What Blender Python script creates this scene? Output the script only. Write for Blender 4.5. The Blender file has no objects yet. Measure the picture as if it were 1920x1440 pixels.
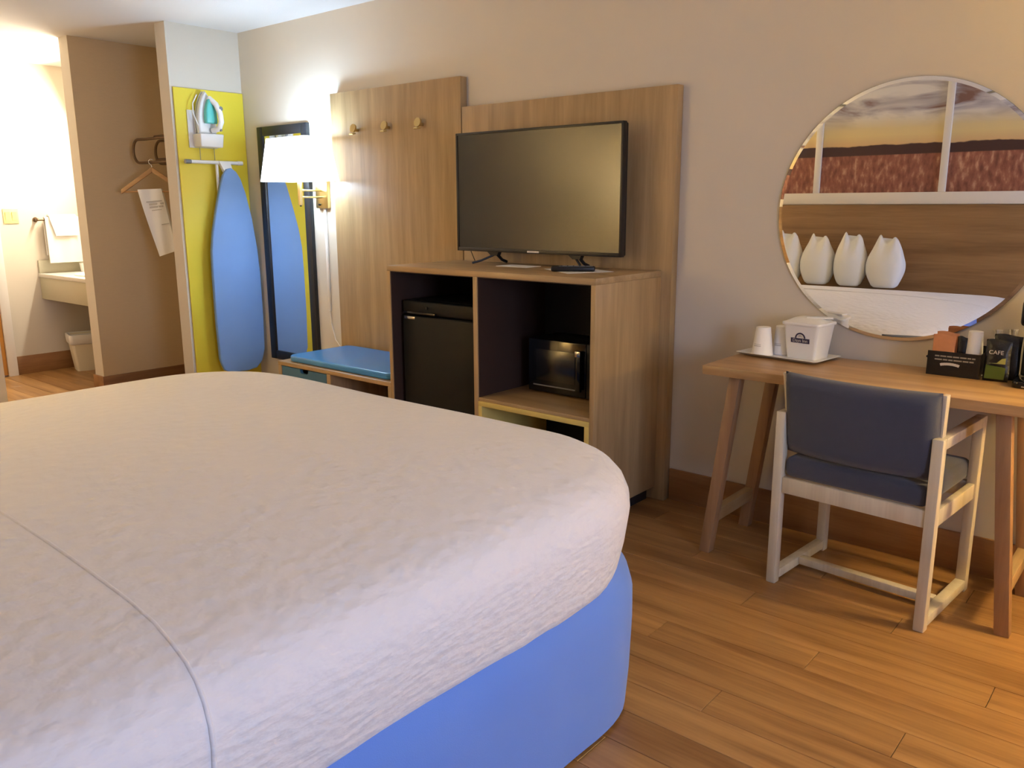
import bpy, bmesh, math, random
from mathutils import Vector, Matrix, noise
random.seed(7)
S = bpy.context.scene
C = S.collection
PI = math.pi
R = math.radians

# ------------------------------------------------------------------ camera
FPX, YAW, PITCH, ROLL, CAMH = 1557.66, 0.70084, 0.213065, -0.0045105, 1.34
fw = Vector((-math.sin(YAW)*math.cos(PITCH), math.cos(YAW)*math.cos(PITCH), -math.sin(PITCH)))
rt0 = Vector((math.cos(YAW), math.sin(YAW), 0)); up0 = rt0.cross(fw)
rt = rt0*math.cos(ROLL) + up0*math.sin(ROLL); up = up0*math.cos(ROLL) - rt0*math.sin(ROLL)
cd = bpy.data.cameras.new('camera'); cam = bpy.data.objects.new('camera', cd); C.objects.link(cam)
cd.sensor_fit = 'HORIZONTAL'; cd.sensor_width = 36.0; cd.lens = 36.0*FPX/1920.0; cd.clip_start = 0.02
m = Matrix.Identity(4)
for i in range(3):
    m[i][0], m[i][1], m[i][2] = rt[i], up[i], -fw[i]
m[2][3] = CAMH
cam.matrix_world = m
S.camera = cam

# ------------------------------------------------------------------ room sizes
D, CE, XR, YH, XL = 3.2725, 2.44, 1.75, -0.30, -7.36      # TV wall, ceiling, window wall, headboard wall, vanity wall
P = D-0.05                                                # face of the wood wall panels
WY0, WY1, WZ0, WZ1 = -0.22, 1.48, 0.70, 1.95               # window opening in the right wall

# ------------------------------------------------------------------ world, daylight, exposure
w = bpy.data.worlds.new('sky'); S.world = w; w.use_nodes = True
bg = w.node_tree.nodes['Background']; bg.inputs['Color'].default_value = (0.55, 0.70, 1.0, 1); bg.inputs['Strength'].default_value = 1.0

def area_light(name, loc, direction, sx, sy, power, color):
    l = bpy.data.lights.new(name, 'AREA'); l.shape = 'RECTANGLE'; l.size = sx; l.size_y = sy; l.energy = power; l.color = color
    o = bpy.data.objects.new(name, l); C.objects.link(o); o.location = loc
    o.rotation_euler = Vector(direction).to_track_quat('-Z', 'Z').to_euler(); return o
area_light('window_daylight', (XR+0.16, (WY0+WY1)/2, (WZ0+WZ1)/2), (-1, 0, -0.05), 1.6, 1.2, 70, (0.46, 0.60, 1.0))
VS = S.view_settings
VS.view_transform = 'Standard'; VS.look = 'None'; VS.gamma = 1.0; VS.use_curve_mapping = False; VS.exposure = 0.62
LAMP_W, LAMP_VAN, LAMP_FLOOR, LAMP_BED = 10.5, 38, 44, 48   # watts of the lamps, used by their builders

# ------------------------------------------------------------------ materials
MATS = {}
def srgb(r, g, b):
    f = lambda c: ((c/255)/12.92 if c/255 <= 0.04045 else (((c/255)+0.055)/1.055)**2.4)
    return (f(r), f(g), f(b), 1)
def mat(name, col, rough=0.5, metal=0.0, bump=0.0, bscale=80.0, var=0.0, vscale=6.0, emit=0.0, ecol=None, spec=None, trans=0.0, stretch=(1, 1, 1), coat=0.0, sheen=0.0):
    """plain procedural material: colour mottling by noise and a fine noise relief"""
    M = bpy.data.materials.new(name); M.use_nodes = True; N = M.node_tree.nodes; L = M.node_tree.links
    b = N['Principled BSDF']
    b.inputs['Roughness'].default_value = rough; b.inputs['Metallic'].default_value = metal
    if spec is not None: b.inputs['Specular IOR Level'].default_value = spec
    if trans: b.inputs['Transmission Weight'].default_value = trans
    if coat: b.inputs['Coat Weight'].default_value = coat; b.inputs['Coat Roughness'].default_value = 0.1
    if sheen: b.inputs['Sheen Weight'].default_value = sheen
    tc = N.new('ShaderNodeTexCoord'); mp = N.new('ShaderNodeMapping'); mp.inputs['Scale'].default_value = stretch
    L.new(tc.outputs['Object'], mp.inputs['Vector'])
    nz = N.new('ShaderNodeTexNoise'); nz.inputs['Scale'].default_value = vscale; nz.inputs['Detail'].default_value = 4
    L.new(mp.outputs['Vector'], nz.inputs['Vector'])
    mx = N.new('ShaderNodeMix'); mx.data_type = 'RGBA'
    k = 1-var
    mx.inputs['A'].default_value = (col[0]*k, col[1]*k, col[2]*k, 1); mx.inputs['B'].default_value = tuple(min(1, c*(1+var)) for c in col[:3])+(1,)
    L.new(nz.outputs['Fac'], mx.inputs['Factor']); L.new(mx.outputs['Result'], b.inputs['Base Color'])
    if bump:
        n2 = N.new('ShaderNodeTexNoise'); n2.inputs['Scale'].default_value = bscale; n2.inputs['Detail'].default_value = 3
        L.new(mp.outputs['Vector'], n2.inputs['Vector'])
        bp = N.new('ShaderNodeBump'); bp.inputs['Strength'].default_value = bump; bp.inputs['Distance'].default_value = 0.01
        L.new(n2.outputs['Fac'], bp.inputs['Height']); L.new(bp.outputs['Normal'], b.inputs['Normal'])
    if emit:
        b.inputs['Emission Color'].default_value = ecol or col; b.inputs['Emission Strength'].default_value = emit
    MATS[name] = M; return M
def wood(name, dark, light, axis, rough=0.45, scale=1.0, rand=0.0, coat=0.0):
    """wood grain running along the given axis, two noise layers"""
    M = bpy.data.materials.new(name); M.use_nodes = True; N = M.node_tree.nodes; L = M.node_tree.links
    b = N['Principled BSDF']; b.inputs['Roughness'].default_value = rough
    if coat: b.inputs['Coat Weight'].default_value = coat; b.inputs['Coat Roughness'].default_value = 0.25
    tc = N.new('ShaderNodeTexCoord'); mp = N.new('ShaderNodeMapping')
    sc = [14*scale]*3; sc['XYZ'.index(axis)] = 0.9*scale; mp.inputs['Scale'].default_value = sc
    oi = N.new('ShaderNodeObjectInfo'); va = N.new('ShaderNodeVectorMath'); va.operation = 'MULTIPLY_ADD'
    va.inputs[1].default_value = (1, 1, 1)
    cmb = N.new('ShaderNodeCombineXYZ'); mul = N.new('ShaderNodeMath'); mul.operation = 'MULTIPLY'; mul.inputs[1].default_value = 40.0
    L.new(oi.outputs['Random'], mul.inputs[0])
    for i in range(3): L.new(mul.outputs[0], cmb.inputs[i])
    L.new(tc.outputs['Object'], mp.inputs['Vector']); L.new(mp.outputs['Vector'], va.inputs[0]); L.new(cmb.outputs[0], va.inputs[2])
    n1 = N.new('ShaderNodeTexNoise'); n1.inputs['Scale'].default_value = 1.3; n1.inputs['Detail'].default_value = 5; n1.inputs['Distortion'].default_value = 0.6
    n2 = N.new('ShaderNodeTexNoise'); n2.inputs['Scale'].default_value = 9; n2.inputs['Detail'].default_value = 3
    L.new(va.outputs[0], n1.inputs['Vector']); L.new(va.outputs[0], n2.inputs['Vector'])
    ad = N.new('ShaderNodeMath'); ad.operation = 'MULTIPLY_ADD'; ad.inputs[1].default_value = 0.35
    L.new(n2.outputs['Fac'], ad.inputs[0]); L.new(n1.outputs['Fac'], ad.inputs[2])
    rp = N.new('ShaderNodeValToRGB'); rp.color_ramp.elements[0].position = 0.45; rp.color_ramp.elements[1].position = 0.9
    rp.color_ramp.elements[0].color = dark; rp.color_ramp.elements[1].color = light
    L.new(ad.outputs[0], rp.inputs['Fac'])
    out = rp.outputs['Color']
    if rand:
        hs = N.new('ShaderNodeHueSaturation'); mr = N.new('ShaderNodeMapRange')
        mr.inputs['To Min'].default_value = 1-rand; mr.inputs['To Max'].default_value = 1+rand
        L.new(oi.outputs['Random'], mr.inputs['Value']); L.new(mr.outputs['Result'], hs.inputs['Value']); L.new(out, hs.inputs['Color']); out = hs.outputs['Color']
    L.new(out, b.inputs['Base Color'])
    bp = N.new('ShaderNodeBump'); bp.inputs['Strength'].default_value = 0.08; bp.inputs['Distance'].default_value = 0.004
    L.new(n2.outputs['Fac'], bp.inputs['Height']); L.new(bp.outputs['Normal'], b.inputs['Normal'])
    MATS[name] = M; return M
M = MATS
mat('paint', srgb(208, 197, 178), 0.75, bump=0.06, bscale=220, var=0.015)
mat('ceiling_paint', srgb(226, 222, 216), 0.85, bump=0.12, bscale=160, var=0.01)
mat('white_trim', srgb(228, 222, 212), 0.45)
wood('floor_wood', srgb(126, 88, 48), srgb(174, 132, 80), 'X', rough=0.36, scale=0.8, rand=0.10)
mat('floor_base', srgb(70, 42, 22), 0.8)
wood('oak_v', srgb(150, 122, 82), srgb(180, 150, 106), 'Z', rough=0.42, scale=0.9)
wood('oak_h', srgb(150, 122, 82), srgb(180, 150, 106), 'X', rough=0.42, scale=0.9)
wood('oak_y', srgb(150, 122, 82), srgb(180, 150, 106), 'Y', rough=0.42, scale=0.9)
wood('headboard_wood', srgb(122, 90, 54), srgb(156, 120, 78), 'X', rough=0.5, scale=0.7)
wood('desk_wood', srgb(152, 116, 74), srgb(190, 152, 104), 'X', rough=0.35, scale=0.9)
wood('desk_leg', srgb(136, 100, 68), srgb(166, 128, 90), 'Z', rough=0.45)
wood('base_wood', srgb(130, 90, 50), srgb(160, 114, 68), 'X', rough=0.5)
wood('base_wood_y', srgb(130, 90, 50), srgb(160, 114, 68), 'Y', rough=0.5)
wood('door_wood', srgb(170, 112, 48), srgb(205, 146, 70), 'Z', rough=0.45)
wood('chair_wood', srgb(196, 182, 156), srgb(216, 204, 178), 'Z', rough=0.45)
wood('hanger_wood', srgb(170, 122, 72), srgb(204, 158, 100), 'X', rough=0.4)
wood('cherry_panel', srgb(168, 104, 50), srgb(196, 132, 70), 'Z', rough=0.45)
mat('coverlet', srgb(218, 214, 210), 0.85, sheen=0.3)
mat('skirt_blue', srgb(88, 128, 206), 0.85, bump=0.1, bscale=500, var=0.04, sheen=0.3)
mat('pillow', srgb(232, 230, 224), 0.85, bump=0.1, bscale=300, sheen=0.2)
mat('yellow', srgb(230, 208, 60), 0.5, var=0.02)
mat('yellow_trim', srgb(214, 188, 104), 0.5, var=0.02)
mat('board_blue', srgb(122, 156, 205), 0.85, bump=0.15, bscale=700, var=0.04)
mat('blue_vinyl', srgb(62, 132, 190), 0.28, bump=0.03, bscale=150, var=0.03)
mat('blue_laminate', srgb(58, 104, 130), 0.4, var=0.03)
mat('bay_shade_brown', srgb(66, 46, 36), 0.5, var=0.06, stretch=(20, 20, 1))  # shade inside the open bays, put into the colour
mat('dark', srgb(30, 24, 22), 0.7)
mat('black_plastic', srgb(20, 20, 20), 0.4, var=0.05)
mat('black_gloss', srgb(16, 16, 17), 0.12)
mat('fridge_black', srgb(17, 18, 17), 0.45, bump=0.15, bscale=400, spec=0.2)
mat('screen', srgb(14, 14, 13), 0.22, spec=0.9)
mat('mirror', (0.94, 0.95, 0.95, 1), 0.0, metal=1.0)
mat('mirror_edge', srgb(70, 84, 84), 0.2)
mat('frame_black', srgb(22, 24, 28), 0.4)
mat('brass', srgb(206, 182, 124), 0.28, metal=1.0)
mat('chrome', srgb(205, 205, 205), 0.15, metal=1.0)
mat('bronze', srgb(120, 96, 70), 0.35, metal=0.8)
mat('white_plastic', srgb(228, 226, 222), 0.35)
mat('white_matte', srgb(230, 226, 218), 0.8)
mat('paper', srgb(238, 234, 226), 0.7, var=0.02)
mat('print_grey', srgb(150, 142, 128), 0.8)
mat('print_faint', srgb(190, 184, 174), 0.8)
mat('wallcover', srgb(218, 190, 146), 0.85, bump=0.2, bscale=30, var=0.04, vscale=8, stretch=(1, 2, 18))
mat('teal', srgb(94, 190, 180), 0.2)
mat('grey_plastic', srgb(120, 122, 124), 0.4)
mat('navy', srgb(46, 40, 70), 0.5)
mat('chair_blue', srgb(60, 63, 78), 0.9, bump=0.25, bscale=600, var=0.08, vscale=40, sheen=0.3)
mat('towel', srgb(240, 234, 224), 0.95, bump=0.4, bscale=500, sheen=0.4)
mat('counter_top', srgb(214, 210, 200), 0.3, var=0.04, vscale=60)
mat('counter_apron', srgb(184, 178, 152), 0.4, var=0.04, vscale=60)
mat('bin_plastic', srgb(226, 216, 192), 0.45)
mat('switch_plate', srgb(228, 210, 140), 0.4)
mat('packet_black', srgb(26, 24, 22), 0.3, bump=0.3, bscale=60)
mat('packet_green', srgb(74, 92, 34), 0.35)
mat('packet_lime', srgb(150, 152, 84), 0.4)
mat('packet_orange', srgb(208, 140, 92), 0.6, var=0.12, vscale=60)
mat('print_white', srgb(200, 194, 186), 0.6)
mat('lamp_shade', srgb(250, 248, 246), 0.8, emit=3.0, ecol=(0.80, 0.90, 1.0, 1))
mat('warm_shade', srgb(250, 232, 190), 0.8, emit=4.0, ecol=(1.0, 0.74, 0.36, 1))
mat('vanity_bulb', srgb(255, 250, 240), 0.5, emit=5.0, ecol=(1.0, 0.90, 0.74, 1))
mat('window_frame', srgb(226, 226, 226), 0.4)

# coverlet relief: quilted ripples that run across the bed
def coverlet_relief():
    Mt = M['coverlet']; N = Mt.node_tree.nodes; L = Mt.node_tree.links; b = N['Principled BSDF']
    tc = N.new('ShaderNodeTexCoord'); mp = N.new('ShaderNodeMapping'); mp.inputs['Scale'].default_value = (30, 30, 62)
    L.new(tc.outputs['Object'], mp.inputs['Vector'])
    v = N.new('ShaderNodeTexVoronoi'); v.feature = 'SMOOTH_F1'; v.inputs['Scale'].default_value = 1.0; v.inputs['Smoothness'].default_value = 0.9
    nz = N.new('ShaderNodeTexNoise'); nz.inputs['Scale'].default_value = 1.4; nz.inputs['Detail'].default_value = 2
    L.new(mp.outputs['Vector'], v.inputs['Vector']); L.new(mp.outputs['Vector'], nz.inputs['Vector'])
    ad = N.new('ShaderNodeMath'); ad.operation = 'MULTIPLY_ADD'; ad.inputs[1].default_value = 1.6; L.new(v.outputs['Distance'], ad.inputs[0]); L.new(nz.outputs['Fac'], ad.inputs[2])
    bp = N.new('ShaderNodeBump'); bp.inputs['Strength'].default_value = 0.34; bp.inputs['Distance'].default_value = 0.008; bp.invert = True
    L.new(ad.outputs[0], bp.inputs['Height']); L.new(bp.outputs['Normal'], b.inputs['Normal'])
coverlet_relief()

# clear pane: mostly transparent, reflecting by angle
def pane_material():
    Mt = bpy.data.materials.new('pane'); Mt.use_nodes = True; N = Mt.node_tree.nodes; L = Mt.node_tree.links
    N.remove(N['Principled BSDF']); t = N.new('ShaderNodeBsdfTransparent'); g = N.new('ShaderNodeBsdfGlossy'); g.inputs['Roughness'].default_value = 0.02
    f = N.new('ShaderNodeFresnel'); f.inputs['IOR'].default_value = 1.45; mx = N.new('ShaderNodeMixShader')
    L.new(f.outputs[0], mx.inputs[0]); L.new(t.outputs[0], mx.inputs[1]); L.new(g.outputs[0], mx.inputs[2]); L.new(mx.outputs[0], N['Material Output'].inputs[0])
    M['pane'] = Mt
    Mw = bpy.data.materials.new('clear_wrap'); Mw.use_nodes = True; N = Mw.node_tree.nodes; L = Mw.node_tree.links
    N.remove(N['Principled BSDF']); t = N.new('ShaderNodeBsdfTransparent'); g = N.new('ShaderNodeBsdfGlossy'); g.inputs['Roughness'].default_value = 0.12
    mx = N.new('ShaderNodeMixShader'); mx.inputs[0].default_value = 0.3
    L.new(t.outputs[0], mx.inputs[1]); L.new(g.outputs[0], mx.inputs[2]); L.new(mx.outputs[0], N['Material Output'].inputs[0])
    M['clear_wrap'] = Mw
pane_material()

# printed landscape of the mural: field, dark tree line, yellow dusk, clouds (uses world height through object coords)
def mural_material():
    Mt = bpy.data.materials.new('mural_print'); Mt.use_nodes = True; N = Mt.node_tree.nodes; L = Mt.node_tree.links; b = N['Principled BSDF']
    b.inputs['Roughness'].default_value = 0.5
    g = N.new('ShaderNodeNewGeometry'); sx = N.new('ShaderNodeSeparateXYZ'); L.new(g.outputs['Position'], sx.inputs[0])
    mp = N.new('ShaderNodeMapping'); mp.inputs['Scale'].default_value = (2.2, 1, 9); L.new(g.outputs['Position'], mp.inputs['Vector'])
    cl = N.new('ShaderNodeTexNoise'); cl.inputs['Scale'].default_value = 1.0; cl.inputs['Detail'].default_value = 4; cl.inputs['Distortion'].default_value = 0.8; L.new(mp.outputs[0], cl.inputs['Vector'])
    mg = N.new('ShaderNodeMapping'); mg.inputs['Scale'].default_value = (34, 1, 14); L.new(g.outputs['Position'], mg.inputs['Vector'])
    gr = N.new('ShaderNodeTexNoise'); gr.inputs['Scale'].default_value = 1.0; gr.inputs['Detail'].default_value = 5; L.new(mg.outputs[0], gr.inputs['Vector'])
    tr = N.new('ShaderNodeTexNoise'); tr.inputs['Scale'].default_value = 9; L.new(g.outputs['Position'], tr.inputs['Vector'])
    def math_(op, a, c=None, v=None):
        n = N.new('ShaderNodeMath'); n.operation = op; L.new(a, n.inputs[0])
        if c is not None: L.new(c, n.inputs[1])
        if v is not None: n.inputs[1].default_value = v
        return n.outputs[0]
    zt = math_('ADD', sx.outputs['Z'], math_('MULTIPLY', tr.outputs['Fac'], v=0.03))
    def ramp(sock, stops):
        r = N.new('ShaderNodeValToRGB'); e = r.color_ramp.elements
        while len(e) < len(stops): e.new(0.5)
        for i, (p, c) in enumerate(stops): e[i].position = p; e[i].color = c
        L.new(sock, r.inputs[0]); return r.outputs[0]
    mr = N.new('ShaderNodeMapRange'); mr.inputs['From Min'].default_value = 1.74; mr.inputs['From Max'].default_value = 2.36; L.new(sx.outputs['Z'], mr.inputs['Value'])
    sky = ramp(mr.outputs[0], [(0.0, srgb(214, 172, 128)), (0.16, srgb(224, 202, 144)), (0.38, srgb(216, 200, 160)), (0.62, srgb(196, 184, 172)), (1, srgb(186, 180, 186))])
    clouds = ramp(cl.outputs['Fac'], [(0.34, srgb(132, 98, 86)), (0.44, srgb(176, 170, 174)), (0.60, srgb(222, 218, 212))])
    cm = N.new('ShaderNodeMix'); cm.data_type = 'RGBA'; cfac = N.new('ShaderNodeMapRange'); cfac.inputs['From Min'].default_value = 1.90; cfac.inputs['From Max'].default_value = 2.02
    L.new(zt, cfac.inputs['Value']); L.new(cfac.outputs[0], cm.inputs['Factor']); L.new(sky, cm.inputs['A']); L.new(clouds, cm.inputs['B'])
    field = ramp(gr.outputs['Fac'], [(0.30, srgb(116, 68, 54)), (0.55, srgb(154, 98, 78)), (0.75, srgb(204, 160, 132))])
    t1 = N.new('ShaderNodeMapRange'); t1.inputs['From Min'].default_value = 1.690; t1.inputs['From Max'].default_value = 1.697; L.new(sx.outputs['Z'], t1.inputs['Value'])
    m1 = N.new('ShaderNodeMix'); m1.data_type = 'RGBA'; L.new(t1.outputs[0], m1.inputs['Factor']); L.new(field, m1.inputs['A']); m1.inputs['B'].default_value = srgb(72, 46, 42)
    t2 = N.new('ShaderNodeMapRange'); t2.inputs['From Min'].default_value = 1.777; t2.inputs['From Max'].default_value = 1.784; L.new(zt, t2.inputs['Value'])
    m2 = N.new('ShaderNodeMix'); m2.data_type = 'RGBA'; L.new(t2.outputs[0], m2.inputs['Factor']); L.new(m1.outputs['Result'], m2.inputs['A']); L.new(cm.outputs['Result'], m2.inputs['B'])
    L.new(m2.outputs['Result'], b.inputs['Base Color']); M['mural_print'] = Mt
mural_material()

# ------------------------------------------------------------------ mesh helpers
class MB:
    """collects shapes into one mesh"""
    def __init__(s): s.bm = bmesh.new()
    def _merge(s, b2, mtx=None):
        if mtx is not None: bmesh.ops.transform(b2, matrix=mtx, verts=b2.verts)
        me = bpy.data.meshes.new('tmp'); b2.to_mesh(me); b2.free(); s.bm.from_mesh(me); bpy.data.meshes.remove(me)
    def box(s, x0, x1, y0, y1, z0, z1, bev=0.0, seg=2, mtx=None):
        b = bmesh.new(); bmesh.ops.create_cube(b, size=1)
        bmesh.ops.transform(b, matrix=Matrix.Translation(((x0+x1)/2, (y0+y1)/2, (z0+z1)/2)) @ Matrix.Diagonal((abs(x1-x0), abs(y1-y0), abs(z1-z0), 1)), verts=b.verts)
        if bev: bmesh.ops.bevel(b, geom=b.edges[:], offset=min(bev, 0.49*min(abs(x1-x0), abs(y1-y0), abs(z1-z0))), segments=seg, profile=0.5, affect='EDGES')
        s._merge(b, mtx); return s
    def hexa(s, bot, top, bev=0.0, seg=2):
        """box between two quads (lists of 4 points, same winding)"""
        b = bmesh.new(); v = [b.verts.new(p) for p in list(bot)+list(top)]
        for f in ((3, 2, 1, 0), (4, 5, 6, 7), (0, 1, 5, 4), (1, 2, 6, 5), (2, 3, 7, 6), (3, 0, 4, 7)): b.faces.new([v[i] for i in f])
        bmesh.ops.recalc_face_normals(b, faces=b.faces[:])
        if bev: bmesh.ops.bevel(b, geom=b.edges[:], offset=bev, segments=seg, profile=0.5, affect='EDGES')
        s._merge(b); return s
    def beam(s, p, q, wx, wy, bev=0.0):
        """straight bar with horizontal end cuts from p to q (z differs)"""
        f = lambda c: [(c[0]-wx/2, c[1]-wy/2, c[2]), (c[0]+wx/2, c[1]-wy/2, c[2]), (c[0]+wx/2, c[1]+wy/2, c[2]), (c[0]-wx/2, c[1]+wy/2, c[2])]
        lo, hi = (p, q) if p[2] < q[2] else (q, p)
        return s.hexa(f(lo), f(hi), bev)
    def cyl(s, p, q, r, r2=None, n=20, caps=True):
        p, q = Vector(p), Vector(q); b = bmesh.new()
        bmesh.ops.create_cone(b, cap_ends=caps, segments=n, radius1=r, radius2=r if r2 is None else r2, depth=(q-p).length)
        s._merge(b, Matrix.Translation((p+q)/2) @ (q-p).to_track_quat('Z', 'Y').to_matrix().to_4x4()); return s
    def lathe(s, prof, c=(0, 0, 0), n=28, cap0=True, cap1=True):
        b = bmesh.new(); rings = []
        for r, z in prof: rings.append([b.verts.new((c[0]+r*math.cos(2*PI*i/n), c[1]+r*math.sin(2*PI*i/n), c[2]+z)) for i in range(n)])
        for a, d in zip(rings, rings[1:]):
            for i in range(n): b.faces.new((a[i], a[(i+1) % n], d[(i+1) % n], d[i]))
        if cap0: b.faces.new(rings[0][::-1])
        if cap1: b.faces.new(rings[-1])
        s._merge(b); return s
    def tube(s, pts, r, n=10, caps=True):
        pts = [Vector(p) for p in pts]; b = bmesh.new(); rings = []; pu = None
        for i, p in enumerate(pts):
            t = (pts[min(i+1, len(pts)-1)]-pts[max(i-1, 0)]).normalized()
            if pu is None: pu = t.orthogonal().normalized()
            pu = (pu-t*pu.dot(t)).normalized(); pv = t.cross(pu)
            rings.append([b.verts.new(p+(pu*math.cos(2*PI*k/n)+pv*math.sin(2*PI*k/n))*r) for k in range(n)])
        for a, d in zip(rings, rings[1:]):
            for k in range(n): b.faces.new((a[k], a[(k+1) % n], d[(k+1) % n], d[k]))
        if caps: b.faces.new(rings[0][::-1]); b.faces.new(rings[-1])
        s._merge(b); return s
    def prism(s, poly, ax, a0, a1, bev=0.0, seg=2):
        """polygon (2D points) extruded along an axis: 'X' uses (y,z), 'Y' uses (x,z), 'Z' uses (x,y)"""
        f = {'X': lambda u, v, a: (a, u, v), 'Y': lambda u, v, a: (u, a, v), 'Z': lambda u, v, a: (u, v, a)}[ax]
        b = bmesh.new(); A = [b.verts.new(f(u, v, a0)) for u, v in poly]; B = [b.verts.new(f(u, v, a1)) for u, v in poly]
        b.faces.new(A); b.faces.new(B[::-1]); n = len(poly)
        for i in range(n): b.faces.new((A[i], B[i], B[(i+1) % n], A[(i+1) % n]))
        bmesh.ops.recalc_face_normals(b, faces=b.faces[:])
        if bev:
            es = [e for e in b.edges if (e.verts[0] in A) == (e.verts[1] in A)]
            bmesh.ops.bevel(b, geom=es, offset=bev, segments=seg, profile=0.5, affect='EDGES')
        s._merge(b); return s
    def grid(s, fn, nu, nv, wrap=False):
        b = bmesh.new(); V = [[b.verts.new(fn(i/nu if not wrap else i/nu, j/nv)) for j in range(nv+1)] for i in range(nu if wrap else nu+1)]
        for i in range(nu):
            for j in range(nv): b.faces.new((V[i][j], V[(i+1) % len(V)][j], V[(i+1) % len(V)][j+1], V[i][j+1]))
        s._merge(b); return s
    def mesh(s, name, mtx=None, ang=35):
        if mtx is not None: bmesh.ops.transform(s.bm, matrix=mtx, verts=s.bm.verts)
        bmesh.ops.recalc_face_normals(s.bm, faces=s.bm.faces[:])
        for f in s.bm.faces: f.smooth = True
        for e in s.bm.edges:
            e.smooth = not (len(e.link_faces) == 2 and e.calc_face_angle(0) > R(ang))
        me = bpy.data.meshes.new(name); s.bm.to_mesh(me); s.bm.free(); return me

def mt(o, m_):
    for x in (m_ if isinstance(m_, (list, tuple)) else [m_]): o.data.materials.append(M[x])
def world_of(o):
    W = Matrix.Identity(4)
    while o is not None:
        W = (Matrix.Translation(o.location) @ o.rotation_euler.to_matrix().to_4x4()) @ W; o = o.parent
    return W
def thing(name, label, cat, loc=(0, 0, 0), rz=0.0, group=None):
    o = bpy.data.objects.new(name, None); C.objects.link(o); o.empty_display_size = 0.1
    o.location = loc; o.rotation_euler = (0, 0, rz); o['label'] = label; o['category'] = cat
    if group: o['group'] = group
    return o
def part(name, mb, m_, parent, world=True, label=None, ang=35):
    me = mb.mesh(name, world_of(parent).inverted() if world else None, ang)
    o = bpy.data.objects.new(name, me); C.objects.link(o); o.parent = parent; mt(o, m_)
    if label: o['label'] = label
    return o
def single(name, mb, m_, label, cat, loc=(0, 0, 0), group=None, rz=0.0, world=True, ang=35):
    """a thing that is one mesh"""
    W = Matrix.Translation(loc) @ Matrix.Rotation(rz, 4, 'Z')
    me = mb.mesh(name, W.inverted() if world else None, ang)
    o = bpy.data.objects.new(name, me); C.objects.link(o); o.location = loc; o.rotation_euler = (0, 0, rz); mt(o, m_)
    o['label'] = label; o['category'] = cat
    if group: o['group'] = group
    return o
def struct(name, mb, m_, label=None):
    o = bpy.data.objects.new(name, mb.mesh(name)); C.objects.link(o); mt(o, m_); o['kind'] = 'structure'
    if label: o['label'] = label
    return o
def text_mesh(txt, size, mtx, ext=0.0004):
    cu = bpy.data.curves.new('txt', 'FONT'); cu.body = txt; cu.size = size; cu.align_x = 'CENTER'; cu.align_y = 'CENTER'; cu.extrude = ext; cu.resolution_u = 3
    o = bpy.data.objects.new('txt', cu); C.objects.link(o); bpy.context.view_layer.update()
    me = bpy.data.meshes.new_from_object(o.evaluated_get(bpy.context.evaluated_depsgraph_get()))
    bpy.data.objects.remove(o); bpy.data.curves.remove(cu)
    b = MB(); b.bm.from_mesh(me); bpy.data.meshes.remove(me); bmesh.ops.transform(b.bm, matrix=mtx, verts=b.bm.verts); return b
def facing_minus_y(x, y, z, rz=0.0):      # text plane upright, read from -y
    return Matrix.Translation((x, y, z)) @ Matrix.Rotation(rz, 4, 'Z') @ Matrix.Rotation(PI/2, 4, 'X')
def arc(cx, cz, r, a0, a1, n):
    return [(cx+r*math.cos(R(a0+(a1-a0)*i/n)), cz+r*math.sin(R(a0+(a1-a0)*i/n))) for i in range(n+1)]
def rrect(hx, hy, r, n=6, cx=0, cy=0):
    out = []
    for sx, sy, a in ((1, 1, 0), (-1, 1, 90), (-1, -1, 180), (1, -1, 270)):
        out += [(cx+sx*(hx-r)+r*math.cos(R(a+90*i/n)), cy+sy*(hy-r)+r*math.sin(R(a+90*i/n))) for i in range(n+1)]
    return out

# ================================================================== SETTING
XC, YC = -5.093, 2.77            # ironing (closet) stub wall: face and free end
XP, YP = -5.99, 2.57             # far closet partition: face and free end
XB, YB = -4.5, 1.455             # corner of the bathroom block
T = 0.10
BH, BT = 0.148, 0.014            # baseboard height and thickness
struct('wall_back', MB().box(XL-T, XR+T, D, D+T, -0.05, CE), 'paint', 'pale warm grey painted wall behind the television')
struct('wall_front', MB().box(XB, XR+T, YH-T, YH, -0.05, CE), 'paint')
struct('wall_left', MB().box(XL-T, XL, YB-T, D, -0.05, CE), 'paint')
struct('wall_closet', MB().box(XC-0.12, XC, YC, D, -0.05, CE), 'paint', 'short wall with free end beside the open closet')
struct('wall_partition', MB().box(XP-0.13, XP, YP, D, -0.05, CE), 'paint', 'closet partition with free end before the vanity')
struct('wall_closet_lining', MB().box(XP, XP+0.002, YP+0.0005, D, BH, CE), 'wallcover', 'tan woven wallcovering inside the open closet')
struct('wall_bathroom', MB().box(XB-T, XB, YH-T, YB, -0.05, CE).box(XL, XB-T, YB-T, YB, -0.05, CE), 'paint')
wr = MB().box(XR, XR+T, YH, WY0, -0.05, CE).box(XR, XR+T, WY1, D, -0.05, CE).box(XR, XR+T, WY0, WY1, -0.05, WZ0).box(XR, XR+T, WY0, WY1, WZ1, CE)
struct('wall_right', wr, 'paint')
struct('ceiling', MB().box(XL-T, XR+T, YH-T, D+T, CE, CE+0.08), 'ceiling_paint')
fl = struct('floor', MB().box(XL-T, XR+T, YH-T, D+T, -0.06, -0.008), 'floor_base', 'warm brown wood laminate floor')
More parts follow.
